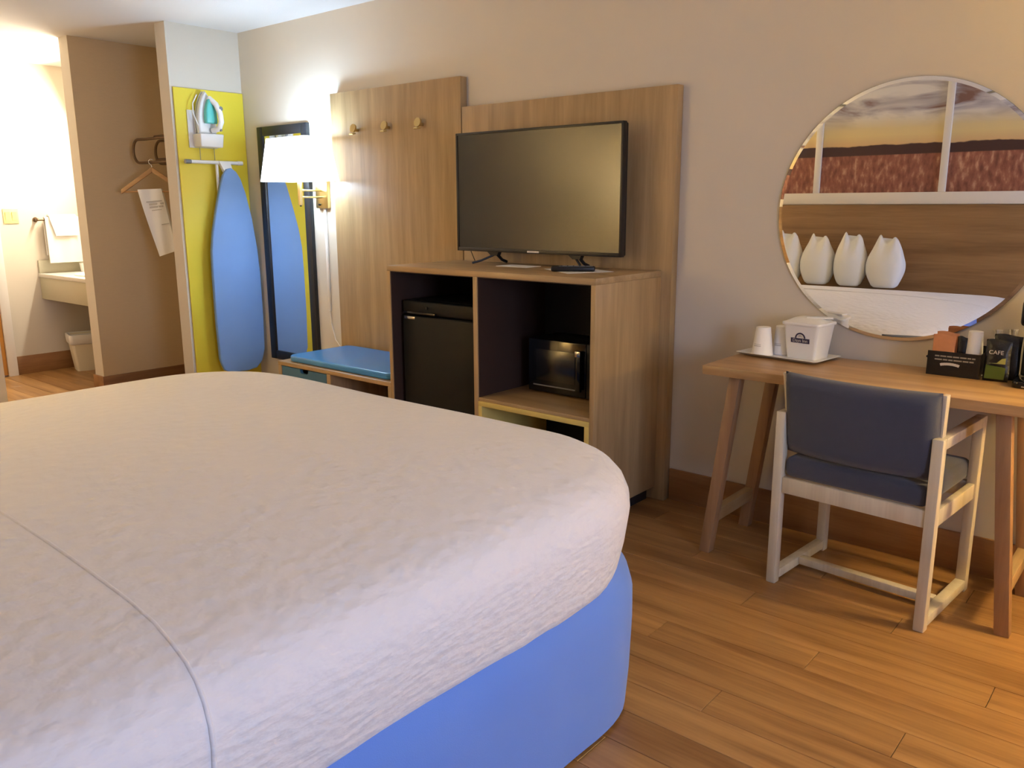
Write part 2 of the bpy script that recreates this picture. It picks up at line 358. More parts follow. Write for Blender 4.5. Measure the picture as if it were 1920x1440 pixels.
# planks: boards run along x, each its own object, meshes shared by length
PW, PLEN, GAP = 0.127, 1.22, 0.0016
plank_meshes = {}
def plank_mesh(L_, W_):
    k = (round(L_, 3), round(W_, 3))
    if k not in plank_meshes:
        b = MB().box(0, L_-GAP, 0, W_-GAP, -0.008, 0, 0.0008, 1); me = b.mesh('plank'); me.materials.append(M['floor_wood']); plank_meshes[k] = me
    return plank_meshes[k]
y = YH; row = 0
while y < D-0.001:
    W_ = min(PW, D-y); x = XL; first = True
    while x < XR-0.001:
        L_ = PLEN*((row*0.37) % 1.0) if first else PLEN
        first = False
        if L_ < 0.15: L_ += PLEN
        L_ = min(L_, XR-x)
        if XR-(x+L_) < 0.12: L_ = XR-x
        if not (x+L_ < XB and y+W_ < YB-T):
            o = bpy.data.objects.new('plank', plank_mesh(L_, W_)); C.objects.link(o); o.parent = fl; o.location = (x, y, 0)
        x += L_
    y += PW; row += 1
# baseboards

def base_x(name, x0, x1, yy, sgn):
    struct(name, MB().box(x0, x1, min(yy, yy+sgn*BT), max(yy, yy+sgn*BT), 0, BH, 0.003), 'base_wood')
def base_y(name, y0, y1, xx, sgn):
    struct(name, MB().box(min(xx, xx+sgn*BT), max(xx, xx+sgn*BT), y0, y1, 0, BH, 0.003), 'base_wood_y')
base_x('baseboard_back', -1.805, XR, D, -1)
base_y('baseboard_left', 2.475, D, XL, 1)
b_ = MB().box(XP, XP+BT, YP-BT, D, 0, BH, 0.003).box(XP-0.13-BT, XP, YP-BT, YP, 0, BH, 0.003); struct('baseboard_partition', b_, 'base_wood_y')
b_ = MB().box(XC-0.12-BT, XC-0.12, YC-BT, D, 0, BH, 0.003).box(XC-0.12, XC+BT, YC-BT, YC, 0, BH, 0.003).box(XC, XC+BT, YC, D-BT, 0, BH, 0.003); struct('baseboard_closet', b_, 'base_wood_y')
base_x('baseboard_alcove', XP+BT, XC-0.12-BT, D, -1)
base_x('baseboard_corner', XC+BT, -4.11, D, -1)
base_y('baseboard_bathroom', YH, YB, XB, 1)
# bathroom door on the vanity wall
dr = struct('door_1', MB().box(XL, XL+0.03, 1.62, 2.40, 0.012, 2.03, 0.003), 'door_wood', 'orange-brown wooden door at the left edge')
def spart(name, mb, m_, par):
    o = bpy.data.objects.new(name, mb.mesh(name)); C.objects.link(o); o.parent = par; mt(o, m_); return o
spart('door_frame', MB().box(XL, XL+0.045, 2.402, 2.472, 0, 2.10, 0.004).box(XL, XL+0.045, 1.55, 1.618, 0, 2.10, 0.004).box(XL, XL+0.045, 1.618, 2.402, 2.032, 2.10, 0.004), 'white_trim', dr)
spart('door_handle', MB().cyl((XL+0.03, 1.70, 1.0), (XL+0.075, 1.70, 1.0), 0.012).lathe([(0.001, -0.025), (0.022, -0.018), (0.028, 0), (0.022, 0.018), (0.001, 0.025)], (XL+0.09, 1.70, 1.0)), 'brass', dr)
# window in the right wall
wn = struct('window_1', MB().box(XR+0.02, XR+0.07, WY0, WY0+0.05, WZ0, WZ1, 0.003).box(XR+0.02, XR+0.07, WY1-0.05, WY1, WZ0, WZ1, 0.003).box(XR+0.02, XR+0.07, WY0+0.05, WY1-0.05, WZ0, WZ0+0.05, 0.003).box(XR+0.02, XR+0.07, WY0+0.05, WY1-0.05, WZ1-0.05, WZ1, 0.003).box(XR+0.025, XR+0.065, 0.61, 0.65, WZ0+0.05, WZ1-0.05, 0.003), 'window_frame')
for a_, c_ in ((WY0+0.05, 0.61), (0.65, WY1-0.05)): spart('pane', MB().box(XR+0.043, XR+0.047, a_, c_, WZ0+0.05, WZ1-0.05), 'pane', wn)
spart('window_sill', MB().box(XR-0.06, XR+0.02, WY0-0.04, WY1+0.04, WZ0-0.03, WZ0, 0.004), 'window_frame', wn)

# ================================================================== BED
BX0, BX1, BY0, BY1 = -3.20, -1.02, -0.22, 1.965
bcx, bcy, bhx, bhy = (BX0+BX1)/2, (BY0+BY1)/2, (BX1-BX0)/2, (BY1-BY0)/2
def ring(d, z, rc, dz=0.0, wav=0.0, seed=0.0, n=14, ns=40):
    """rounded rectangle inset by d; square at the head end"""
    hx, hy, pts = bhx-d, bhy-d, []
    r = max(rc-d*0.9, 0.03); rh = max(0.10-d*0.9, 0.03)
    C4 = ((hx, hy, r, 0), (-hx, hy, r, 90), (-hx, -hy, rh, 180), (hx, -hy, rh, 270))
    cs = []
    for X_, Y_, q, a in C4:
        ox, oy = X_-math.copysign(q, X_), Y_-math.copysign(q, Y_)
        cs.append([(ox+q*math.cos(R(a+90*i/n)), oy+q*math.sin(R(a+90*i/n))) for i in range(n+1)])
    for k in range(4):
        a, b = cs[k], cs[(k+1) % 4]; pts += a
        for i in range(1, ns): pts.append((a[-1][0]+(b[0][0]-a[-1][0])*i/ns, a[-1][1]+(b[0][1]-a[-1][1])*i/ns))
    out = []
    for (px, py) in pts:
        L_ = math.hypot(px, py); k = 0
        if wav: k = wav*(noise.noise(Vector((px*3.1+seed, py*3.1, z*2)))+0.5*noise.noise(Vector((px*9+seed, py*9, z*3))))
        zz = z+(dz*noise.noise(Vector((px*2.3+seed, py*2.3, 5))) if dz else 0)
        out.append((bcx+px+px/L_*k, bcy+py+py/L_*k, zz))
    return out
def loft(rings, cap_top=True):
    b = MB(); bm = b.bm; V = [[bm.verts.new(p) for p in rg] for rg in rings]; n = len(V[0])
    for a, d in zip(V, V[1:]):
        for i in range(n): bm.faces.new((a[i], a[(i+1) % n], d[(i+1) % n], d[i]))
    if cap_top: bm.faces.new(V[-1])
    return b
bed = thing('bed', 'king bed with white quilted coverlet and blue bed skirt', 'bed', (bcx, bcy, 0))
RC = 0.43
prof = [(0.062, 0.388), (0.046, 0.387), (0.034, 0.391), (0.026, 0.415), (0.010, 0.49), (0.0, 0.57), (0.003, 0.605), (0.016, 0.637), (0.038, 0.662), (0.07, 0.679), (0.115, 0.691), (0.18, 0.701), (0.27, 0.711), (0.4, 0.720), (0.55, 0.727), (0.72, 0.730), (0.9, 0.732), (0.98, 0.733)]
rings = []
for i, (d, z) in enumerate(prof):
    low = max(0, 1-(z-0.38)/0.2)
    rings.append(ring(d, z, RC, dz=0.014*low+0.003, wav=0.010*low+0.0025, seed=3.7))
part('coverlet', loft(rings), 'coverlet', bed, ang=60)
# hem of the second layer: a raised flat cord over the bed at y = 0.54 and down both sides
hem = []
def prof_at(dist):      # height of the coverlet at inset dist
    for (d0, z0), (d1, z1) in zip(prof[5:], prof[6:]):
        if d0 <= dist <= d1: return z0+(z1-z0)*(dist-d0)/(d1-d0)
    return 0.733
side = [(0.034, 0.392), (0.026, 0.415), (0.010, 0.49), (0.0, 0.57), (0.003, 0.605), (0.016, 0.637), (0.038, 0.662), (0.07, 0.679), (0.115, 0.691), (0.18, 0.701), (0.27, 0.711), (0.4, 0.720), (0.55, 0.727), (0.72, 0.730), (0.9, 0.732)]
hem = [(BX0+d, 0.52, z) for d, z in side]+[(bcx, 0.54, 0.733)]+[(BX1-d, 0.552-0.018*max(0, 1-d/0.2), z) for d, z in side[::-1]]
part('coverlet_hem', MB().tube([(x_, y_, z_-0.0018) for x_, y_, z_ in hem], 0.0042, 8), 'coverlet', bed, ang=60)
# skirt with a few soft pleats
srings = []
for d, z in ((0.085, 0.50), (0.065, 0.43), (0.028, 0.39), (0.014, 0.34), (0.014, 0.25), (0.022, 0.12), (0.030, 0.012)):
    srings.append(ring(d, z, 0.36, wav=0.004+0.010*(0.5-z)/0.5, seed=9.1))
part('bed_skirt', loft(srings, cap_top=False), 'skirt_blue', bed, ang=60)
part('mattress_base', MB().prism(rrect(bhx-0.16, bhy-0.16, 0.25, 6, bcx, bcy), 'Z', 0.03, 0.58), 'dark', bed)
# pillows: folded double and stood side by side against the headboard
def pillow_mesh(wd, h, dp, k):
    b = MB()
    def fn(u, v):
        a = 2*PI*u; t = v
        prof_ = 0.60+0.40*math.sin(PI*min(1.0, t/0.90))**0.8 if t < 0.45 else 0.60+0.40*max(0.0, math.cos((t-0.45)/0.55*PI/2))**0.75
        if t < 0.03: prof_ *= 0.9
        ca, sa = math.cos(a), math.sin(a)
        sx = math.copysign(abs(ca)**0.75, ca); sy = math.copysign(abs(sa)**0.6, sa)
        x_ = wd/2*prof_*sx; y_ = dp/2*prof_*sy
        z_ = h*0.88*t
        if t > 0.55: y_ *= 1-0.93*((t-0.55)/0.45)**1.6
        # two ears at the top with a dip between them
        if t > 0.62:
            q = (t-0.62)/0.38; s_ = x_/(wd/2)
            ear = math.exp(-((s_+0.40)/0.17)**2)*1.15+math.exp(-((s_-0.38)/0.22)**2)*0.85
            z_ += h*0.14*ear*q
        n_ = noise.noise(Vector((x_*9+k, y_*9, z_*9)))*0.006
        return (x_+n_, y_, z_)
    b.grid(fn, 40, 26, wrap=True)
    bm = b.bm; bm.verts.ensure_lookup_table()
    return b
PXC = [(-1.900, 0.262, 0.375, 2), (-2.158, 0.240, 0.39, -2), (-2.410, 0.250, 0.375, 3), (-2.662, 0.245, 0.395, -2)]
PL = ['rightmost folded white pillow standing at the headboard, plump and egg-shaped', 'second folded white pillow from the right at the headboard', 'third folded white pillow from the right at the headboard', 'leftmost folded white pillow standing at the headboard']
def close_caps(b):
    bm = b.bm
    es = [e for e in bm.edges if len(e.link_faces) == 1]
    bmesh.ops.holes_fill(bm, edges=es, sides=0)
for i, (px, wd, h, a) in enumerate(PXC):
    b = pillow_mesh(wd, h, 0.20, i*5.3); close_caps(b)
    single('pillow', b, 'pillow', PL[i], 'pillow', (px, -0.075, 0.716), 'folded pillows at the headboard', rz=R(a), world=False, ang=70)

# ================================================================== WOOD WALL PANELS, CABINET, BENCH
hp = thing('hook_panel', 'tall light oak wall panel with three brass coat hooks', 'wall panel', (-3.58, P, 0))
part('panel', MB().box(-4.106, -3.053, P, D-0.002, 0.0, 1.976, 0.002), 'oak_v', hp)
for hx in (-3.864, -3.600, -3.334):
    hk = part('hook', MB().cyl((hx, P, 1.757), (hx, P-0.03, 1.757), 0.009, n=14).cyl((hx, P-0.03, 1.765), (hx, P-0.040, 1.767), 0.024, n=24).tube([(hx-0.016, P-0.034, 1.738), (hx-0.012, P-0.050, 1.735), (hx+0.012, P-0.050, 1.735), (hx+0.016, P-0.034, 1.738)], 0.005, 8), 'brass', hp, label='round brass coat hook')
tp = single('television_backboard', MB().box(-3.046, -1.809, P, D-0.002, 0.0, 1.825, 0.002), 'oak_v', 'wide light oak wall panel behind the television', 'wall panel', (-2.43, P, 0))

CX0, CX1, CY, CZ = -3.085, -1.858, 2.715, 1.053
cab = thing('media_cabinet', 'oak cabinet holding the fridge and microwave under the television', 'cabinet', ((CX0+CX1)/2, (CY+P)/2, 0))
part('top', MB().box(CX0, CX1, CY, P-0.001, CZ-0.026, CZ, 0.002), 'oak_h', cab)
part('side_panel', MB().box(CX0, CX0+0.022, CY, P-0.001, 0.06, CZ-0.026, 0.0015), 'oak_v', cab)
part('side_panel', MB().box(CX1-0.022, CX1, CY, P-0.001, 0.06, CZ-0.026, 0.0015), 'oak_v', cab)
part('divider', MB().box(-2.517, -2.491, CY, P-0.02, 0.085, CZ-0.026, 0.0015), 'oak_v', cab)
part('shelf', MB().box(-2.491, CX1-0.022, CY+0.002, P-0.02, 0.466, 0.482, 0.0015), 'oak_h', cab)
part('bottom_panel', MB().box(CX0+0.022, CX1-0.022, CY, P-0.02, 0.06, 0.085, 0.0015), 'oak_h', cab)
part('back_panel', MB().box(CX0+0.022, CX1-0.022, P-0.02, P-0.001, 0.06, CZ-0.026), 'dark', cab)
def lining(x0_, x1_, z0_, z1_):  # dark sheets added over the oak to imitate shade in the bays
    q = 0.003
    part('bay_shade_sheet', MB().box(x0_+0.0003, x0_+q, CY+0.004, P-0.021, z0_, z1_).box(x1_-q, x1_-0.0003, CY+0.004, P-0.021, z0_, z1_).box(x0_+q, x1_-q, CY+0.004, P-0.021, z1_-q, z1_-0.0003), 'bay_shade_brown', cab, label='dark brown sheets imitating the shade in an open bay')
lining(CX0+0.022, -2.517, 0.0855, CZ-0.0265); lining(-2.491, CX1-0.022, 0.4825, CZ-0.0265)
part('plinth', MB().box(CX0+0.03, CX1-0.03, CY+0.06, P-0.02, 0, 0.06), 'dark', cab)
nx0, nx1, nz0, nz1, nt = -2.4905, CX1-0.0225, 0.0855, 0.4655, 0.022
part('niche_trim', MB().box(nx0, nx1, CY-0.002, P-0.03, nz1-nt, nz1, 0.001).box(nx0, nx0+nt, CY-0.002, P-0.03, nz0, nz1-nt, 0.001).box(nx1-nt, nx1, CY-0.002, P-0.03, nz0, nz1-nt, 0.001).box(nx0+nt, nx1-nt, CY-0.002, P-0.03, nz0, nz0+nt, 0.001), 'yellow_trim', cab, label='pale yellow lining of the lower niche')

fr = thing('mini_fridge', 'black mini fridge inside the left bay of the cabinet', 'fridge', (-2.78, 2.98, 0.085))
part('body', MB().box(-3.035, -2.527, 2.83, 3.17, 0.0855, 0.885, 0.006), 'fridge_black', fr)
dd = part('door', MB().box(-3.037, -2.525, 2.762, 2.826, 0.10, 0.815, 0.012, 3), 'fridge_black', fr)
part('freezer_trim', MB().box(-3.037, -2.525, 2.768, 2.826, 0.819, 0.885, 0.010, 3), 'fridge_black', fr)
part('badge', MB().box(-3.018, -2.945, 2.760, 2.763, 0.795, 0.808, 0.001), 'chrome', fr, label='small silver badge')
part('handle', MB().box(-3.02, -2.80, 2.754, 2.768, 0.822, 0.834, 0.003).cyl((-2.865, 2.768, 0.855), (-2.865, 2.762, 0.855), 0.007), 'black_gloss', fr)

mw = thing('microwave', 'black microwave oven inside the right bay of the cabinet', 'microwave', (-2.14, 3.06, 0.482))
MX0, MX1, MY, MZ0, MZ1 = -2.40, -1.915, 2.965, 0.490, 0.735
part('body', MB().box(MX0, MX1, MY+0.022, 3.19, MZ0, MZ1, 0.004), 'black_plastic', mw)
for fx in (MX0+0.04, MX1-0.04):
    for fy in (MY+0.06, 3.15): part('foot', MB().cyl((fx, fy, 0.4822), (fx, fy, MZ0), 0.012), 'black_plastic', mw)
md = part('door', MB().box(MX0, -2.075, MY, MY+0.021, MZ0, MZ1, 0.004), 'black_gloss', mw)
part('door_window', MB().box(MX0+0.045, -2.135, MY-0.0015, MY+0.004, MZ0+0.055, MZ1-0.045, 0.001), 'screen', md)
part('door_handle', MB().box(-2.112, -2.086, MY-0.03, MY-0.012, MZ0+0.03, MZ1-0.028, 0.005).box(-2.106, -2.092, MY-0.014, MY+0.002, MZ0+0.04, MZ0+0.055).box(-2.106, -2.092, MY-0.014, MY+0.002, MZ1-0.053, MZ1-0.038), 'black_gloss', md)
part('handle_glint', MB().box(-2.113, -2.085, MY-0.032, MY-0.0295, MZ1-0.055, MZ1-0.03, 0.001), 'chrome', md, label='bright patch imitating the glint on the handle')  # chrome patch stands in for the glint at the handle top
part('glint_strip', MB().box(MX0+0.03, -2.13, MY-0.003, MY+0.002, MZ0+0.028, MZ0+0.034, 0.001), 'grey_plastic', md)  # grey strip stands in for the glint along the lower chrome line
part('control_panel', MB().box(-2.073, MX1, MY+0.001, MY+0.021, MZ0, MZ1, 0.003), 'black_plastic', mw)

bench = thing('luggage_bench', 'low oak bench with a blue drawer beside the cabinet', 'bench', (-3.57, 2.97, 0))
HX0, HX1, HZ = -4.046, CX0-0.001, 0.470
part('top', MB().box(HX0, HX1, CY, P-0.001, HZ-0.022, HZ, 0.002), 'oak_h', bench)
part('side_panel', MB().box(HX0, HX0+0.03, CY, P-0.001, 0.0, HZ-0.022, 0.0015), 'oak_v', bench)
part('side_panel', MB().box(HX1-0.022, HX1, CY, P-0.001, 0.0, HZ-0.022, 0.0015), 'oak_v', bench)
part('divider', MB().box(-3.602, -3.570, CY, P-0.02, 0.06, HZ-0.022, 0.0015), 'oak_v', bench)
part('bottom_panel', MB().box(HX0+0.03, HX1-0.022, CY+0.004, P-0.02, 0.035, 0.06, 0.001), 'oak_h', bench)
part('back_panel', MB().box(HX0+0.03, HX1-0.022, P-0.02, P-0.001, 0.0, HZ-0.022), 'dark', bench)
dw = HZ-0.026
poly = [(-4.012, 0.065), (-3.606, 0.065), (-3.606, dw), (-3.768, dw), (-3.768, dw-0.010), (-3.774, dw-0.020), (-3.784, dw-0.024), (-3.826, dw-0.024), (-3.836, dw-0.020), (-3.842, dw-0.010), (-3.842, dw), (-4.012, dw)]
dwr = part('drawer', MB().prism(poly, 'Y', CY+0.002, CY+0.02), 'blue_laminate', bench, label='dark blue drawer front with a finger notch')
part('drawer_box', MB().box(-4.005, -3.613, CY+0.021, P-0.05, 0.07, dw-0.05), 'dark', dwr)
cu = MB().prism(rrect((3.992-3.112)/2, 0.225, 0.05, 6, -3.552, 2.965), 'Z', HZ+0.0005, HZ+0.036, 0.012, 4)
single('bench_cushion', cu, 'blue_vinyl', 'glossy blue vinyl cushion lying on the low bench', 'cushion', (-3.552, 2.965, HZ), ang=50)

# ================================================================== TELEVISION AND WHAT LIES ON THE CABINET
TX0, TX1, TZ0, TZ1, TY = -2.962, -1.984, 1.112, 1.682, 3.085
tv = thing('television', 'flat screen television standing on the oak cabinet', 'television', (-2.473, 3.1, CZ))
bz = 0.011
part('bezel', MB().box(TX0, TX0+bz, TY, TY+0.03, TZ0, TZ1, 0.002).box(TX1-bz, TX1, TY, TY+0.03, TZ0, TZ1, 0.002).box(TX0+bz, TX1-bz, TY, TY+0.03, TZ1-bz, TZ1, 0.002).box(TX0+bz, TX1-bz, TY, TY+0.03, TZ0, TZ0+0.018, 0.002), 'black_plastic', tv)
part('screen', MB().box(TX0+bz, TX1-bz, TY+0.004, TY+0.008, TZ0+0.018, TZ1-bz), 'screen', tv)
part('back_cover', MB().box(TX0+0.004, TX1-0.004, TY+0.0305, TY+0.05, TZ0+0.004, TZ1-0.004, 0.006).box(TX0+0.15, TX1-0.15, TY+0.05, TY+0.085, TZ0+0.03, TZ0+0.33, 0.012), 'black_plastic', tv)
part('logo', MB().box(-2.505, -2.435, TY-0.0012, TY+0.001, TZ0+0.004, TZ0+0.012, 0.0005), 'print_white', tv)
for sx, fx in ((-1, -2.72), (1, -2.225)):
    part('leg', MB().hexa([(fx-0.02, TY+0.005, TZ0-0.018), (fx+0.02, TY+0.005, TZ0-0.018), (fx+0.02, TY+0.03, TZ0-0.018), (fx-0.02, TY+0.03, TZ0-0.018)], [(fx-0.045, TY+0.004, TZ0+0.002), (fx+0.03, TY+0.004, TZ0+0.002), (fx+0.03, TY+0.03, TZ0+0.002), (fx-0.045, TY+0.03, TZ0+0.002)]).tube([(fx-0.01, TY+0.018, TZ0-0.015), (fx+sx*0.05, TY-0.03, CZ+0.018), (fx+sx*0.075, TY-0.07, CZ+0.0065)], 0.0055, 8).tube([(fx+0.01, TY+0.018, TZ0-0.012), (fx+0.014, TY+0.05, CZ+0.02), (fx+0.014, TY+0.085, CZ+0.0085)], 0.0075, 8), 'black_plastic', tv)
part('cable', MB().tube([(TX0+0.045, TY+0.04, TZ0+0.02), (TX0+0.047, TY+0.06, TZ0-0.02), (TX0+0.047, TY+0.08, CZ+0.0045)], 0.002, 6), 'black_plastic', tv)
single('notepaper', MB().box(-2.615, -2.43, 2.985, 3.095, CZ+0.0005, CZ+0.0025), 'paper', 'white card lying on the cabinet below the screen', 'paper', (-2.52, 3.04, CZ), )
pp = MB().hexa([(-2.325, 2.985, CZ+0.0005), (-2.085, 2.835, CZ+0.0005), (-1.985, 3.035, CZ+0.0005), (-2.225, 3.145, CZ+0.0005)], [(-2.325, 2.985, CZ+0.0015), (-2.085, 2.835, CZ+0.0015), (-1.985, 3.035, CZ+0.0015), (-2.225, 3.145, CZ+0.0015)])
single('paper_sheet', pp, 'paper', 'tan paper sheet lying under the remote control', 'paper', (-2.15, 3.0, CZ))
rm = thing('remote_control', 'black remote control on the paper under the television', 'remote', (-2.135, 2.945, CZ+0.0015), R(33))
part('body', MB().box(-0.095, 0.095, -0.024, 0.024, 0.0005, 0.022, 0.007, 3), 'black_plastic', rm, world=False)
part('top_strip', MB().box(-0.06, 0.085, -0.014, 0.014, 0.0218, 0.0232, 0.0005), 'grey_plastic', rm, world=False)
for i in range(5):
    for j in (-1, 0, 1):
        part('button', MB().cyl((-0.05+0.026*i, j*0.009, 0.0228), (-0.05+0.026*i, j*0.009, 0.0245), 0.0034, n=10), 'black_gloss', rm, world=False)

# ================================================================== WALL LAMPS
def wall_lamp(loc, rz, label, shade_mat, power, color, raceway, group):
    """swing-arm lamp; local y points out of the wall toward -y, origin on the wall below the plate"""
    t = thing('wall_lamp', label, 'lamp', loc, rz, group)
    part('backplate', MB().box(-0.058, 0.058, -0.026, 0, -0.085, 0.085, 0.004), 'brass', t, world=False)
    for dz in (0.022, -0.018): part('arm', MB().cyl((0.0, -0.026, dz), (0.0, -0.175, dz), 0.006, n=12), 'brass', t, world=False)
    part('rod', MB().cyl((0, -0.18, -0.065), (0, -0.18, 0.14), 0.014, n=18), 'brass', t, world=False)
    part('switch', MB().cyl((-0.015, -0.026, -0.062), (-0.015, -0.036, -0.062), 0.006, n=10), 'black_plastic', t, world=False)
    part('rod_cap', MB().cyl((0, -0.18, -0.0652), (0, -0.18, -0.073), 0.006, n=10), 'black_plastic', t, world=False)
    b = MB()
    w0, d0, w1, d1, z0, z1, th = 0.232, 0.115, 0.188, 0.088, 0.075, 0.325, 0.003
    for s_ in (0, 1):
        q = [(sx*(w0-s_*th), -0.18+sy*(d0-s_*th), z0) for sx, sy in ((-1, -1), (1, -1), (1, 1), (-1, 1))]
        p_ = [(sx*(w1-s_*th), -0.18+sy*(d1-s_*th), z1) for sx, sy in ((-1, -1), (1, -1), (1, 1), (-1, 1))]
        V = [b.bm.verts.new(v) for v in q+p_]
        for i in range(4): b.bm.faces.new((V[i], V[(i+1) % 4], V[4+(i+1) % 4], V[4+i]))
    part('shade', b, shade_mat, t, world=False)
    part('bulb', MB().lathe([(0.001, 0.14), (0.014, 0.145), (0.018, 0.17), (0.03, 0.205), (0.028, 0.23), (0.001, 0.25)], (0, -0.18, 0)), shade_mat, t, world=False)
    if raceway:
        part('cord_cover', MB().box(-0.005, 0.017, -0.012, 0, -0.72, -0.085, 0.003), 'white_trim', t, world=False)
        part('cord', MB().tube([(0.006, -0.006, -0.71), (0.012, -0.006, -0.80), (0.045, -0.006, -0.90), (0.10, -0.006, -0.95)], 0.003, 6), 'white_trim', t, world=False)
    l = bpy.data.lights.new('lamp_light', 'POINT'); l.energy = power; l.color = color; l.shadow_soft_size = 0.05
    lo = bpy.data.objects.new('lamp_light', l); C.objects.link(lo); lo.parent = t; lo.location = (0, -0.18, 0.285)
    l2 = bpy.data.lights.new('lamp_light', 'POINT'); l2.energy = power*0.3; l2.color = color; l2.shadow_soft_size = 0.05
    l2o = bpy.data.objects.new('lamp_light', l2); C.objects.link(l2o); l2o.parent = t; l2o.location = (0, -0.18, 0.13)
    return t
wall_lamp((-4.265, D, 1.405), 0, 'lit brass wall lamp with white shade beside the tall mirror', 'lamp_shade', LAMP_W, (0.40, 0.66, 1.0), True, None)
wall_lamp((-3.95, YH, 1.15), PI, 'brass bedside wall lamp with warm light beside the headboard', 'warm_shade', LAMP_BED, (1.0, 0.80, 0.44), False, None)

# ================================================================== MIRRORS
tm = thing('tall_mirror', 'tall narrow mirror with black frame beside the ironing board', 'mirror', (-4.645, D, 0.31))
x0, x1, z0, z1, fwid = -4.908, -4.380, 0.312, 1.836, 0.058
part('frame', MB().box(x0, x0+fwid, D-0.028, D-0.001, z0, z1, 0.003).box(x1-fwid, x1, D-0.028, D-0.001, z0, z1, 0.003).box(x0+fwid, x1-fwid, D-0.028, D-0.001, z1-fwid, z1, 0.003).box(x0+fwid, x1-fwid, D-0.028, D-0.001, z0, z0+fwid, 0.003), 'frame_black', tm)
part('glass', MB().box(x0+fwid, x1-fwid, D-0.018, D-0.002, z0+fwid, z1-fwid), 'mirror', tm)
mcx, mcz, mr_ = -0.893, 1.304, 0.468
rmr = thing('round_mirror', 'large round frameless mirror on the wall above the desk', 'mirror', (mcx, D, mcz-mr_))
def disc(prof_, n=96):
    b = MB(); rings_ = [[b.bm.verts.new((mcx+r_*math.cos(2*PI*i/n), D-t_, mcz+r_*math.sin(2*PI*i/n))) for i in range(n)] for r_, t_ in prof_]
    for a, d in zip(rings_, rings_[1:]):
        for i in range(n): b.bm.faces.new((a[i], a[(i+1) % n], d[(i+1) % n], d[i]))
    return b, rings_
b, rg = disc([(mr_-0.013, 0.0092), (mr_-0.0005, 0.0085)])
b.bm.faces.new(rg[0])
part('glass', b, 'mirror', rmr, ang=1)
b, rg = disc([(mr_-0.0005, 0.0085), (mr_, 0.008), (mr_, 0.001)]); part('edge', b, 'mirror_edge', rmr)

# ================================================================== IRONING CORNER
single('yellow_panel', MB().box(XC+0.0005, XC+0.012, 2.786, D-0.002, BH+0.002, 2.06, 0.0015), 'yellow', 'bright yellow panel on the wall behind the ironing board', 'wall panel', (XC, 3.03, BH))
ib = thing('ironing_board', 'blue ironing board hanging upright on the yellow panel', 'ironing board', (-5.0, 3.07, 0.2))
bx = -4.985
bd = [(2.905, 0.33), (2.93, 0.262), (2.98, 0.240), (3.10, 0.235), (3.175, 0.245), (3.222, 0.29), (3.245, 0.37), (3.252, 0.60), (3.250, 0.90), (3.240, 1.06), (3.215, 1.26), (3.180, 1.42), (3.150, 1.51), (3.122, 1.555), (3.088, 1.578), (3.055, 1.570), (3.028, 1.535), (3.000, 1.46), (2.960, 1.32), (2.925, 1.18), (2.905, 1.05), (2.900, 0.90), (2.898, 0.6)]
bd = [(yy, zz) for yy, zz in bd]
part('padded_cover', MB().prism(bd, 'X', bx-0.022, bx+0.006, 0.008, 3), 'board_blue', ib, ang=60)
part('board_deck', MB().prism([(3.07+(yy-3.07)*0.96, 0.9+(zz-0.9)*0.98) for yy, zz in bd], 'X', bx-0.034, bx-0.022), 'grey_plastic', ib)
part('nose_plate', MB().hexa([(-5.03, 3.05, 1.55), (-5.03, 3.11, 1.55), (-4.995, 3.11, 1.55), (-4.995, 3.05, 1.55)], [(-5.035, 3.02, 1.62), (-5.035, 3.10, 1.62), (-5.01, 3.10, 1.62), (-5.01, 3.02, 1.62)], 0.003), 'white_plastic', ib)
tb = part('foot_bar', MB().cyl((-5.028, 2.80, 1.612), (-5.028, 3.195, 1.612), 0.0115, n=16), 'white_plastic', ib)
for ye, s_ in ((2.80, 1), (3.195, -1)): part('end_cap', MB().cyl((-5.028, ye-0.004*s_, 1.612), (-5.028, ye+0.034*s_, 1.612), 0.0135, n=16), 'grey_plastic' if s_ > 0 else 'white_plastic', tb)
for yy in (3.02, 3.09): part('leg_tube', MB().cyl((-5.042, yy, 0.30), (-5.042, yy, 1.60), 0.010, n=12), 'white_plastic', ib)
for yy in (2.925, 3.025): part('hanging_wire', MB().cyl((-5.066, yy, 1.62), (-5.066, yy, 1.705), 0.0022, n=6), 'grey_plastic', ib)

ho = thing('iron_holder', 'white plastic iron holder mounted on the yellow panel', 'holder', (-5.04, 2.965, 1.70))
part('pocket', MB().hexa([(-5.079, 2.89, 1.702), (-4.985, 2.89, 1.702), (-4.985, 3.045, 1.702), (-5.079, 3.045, 1.702)], [(-5.079, 2.885, 1.785), (-4.975, 2.885, 1.785), (-4.975, 3.05, 1.785), (-5.079, 3.05, 1.785)], 0.008, 3), 'white_plastic', ho)
part('back_plate', MB().box(-5.080, -5.072, 2.86, 3.055, 1.70, 1.93, 0.003), 'white_plastic', ho)
ir = thing('clothes_iron', 'white steam iron with teal water tank standing in its holder', 'iron', (-5.01, 2.965, 1.787))
iz = 1.787
def iron_sec(k):      # outline (y half width, z) of the iron standing on its heel, nose up
    return [(-0.062*k, 0.0), (0.062*k, 0.0), (0.066*k, 0.05), (0.060*k, 0.12), (0.044*k, 0.185), (0.022*k, 0.235), (0.0, 0.262), (-0.022*k, 0.235), (-0.044*k, 0.185), (-0.060*k, 0.12), (-0.066*k, 0.05)]
sp = part('soleplate', MB().prism([(2.962+u, iz+v) for u, v in iron_sec(1.0)], 'X', -5.062, -5.054, 0.002), 'chrome', ir)
part('body', MB().prism([(2.964+u, iz+v*0.985) for u, v in iron_sec(0.97)], 'X', -5.054, -5.012, 0.014, 3), 'white_plastic', ir, ang=60)
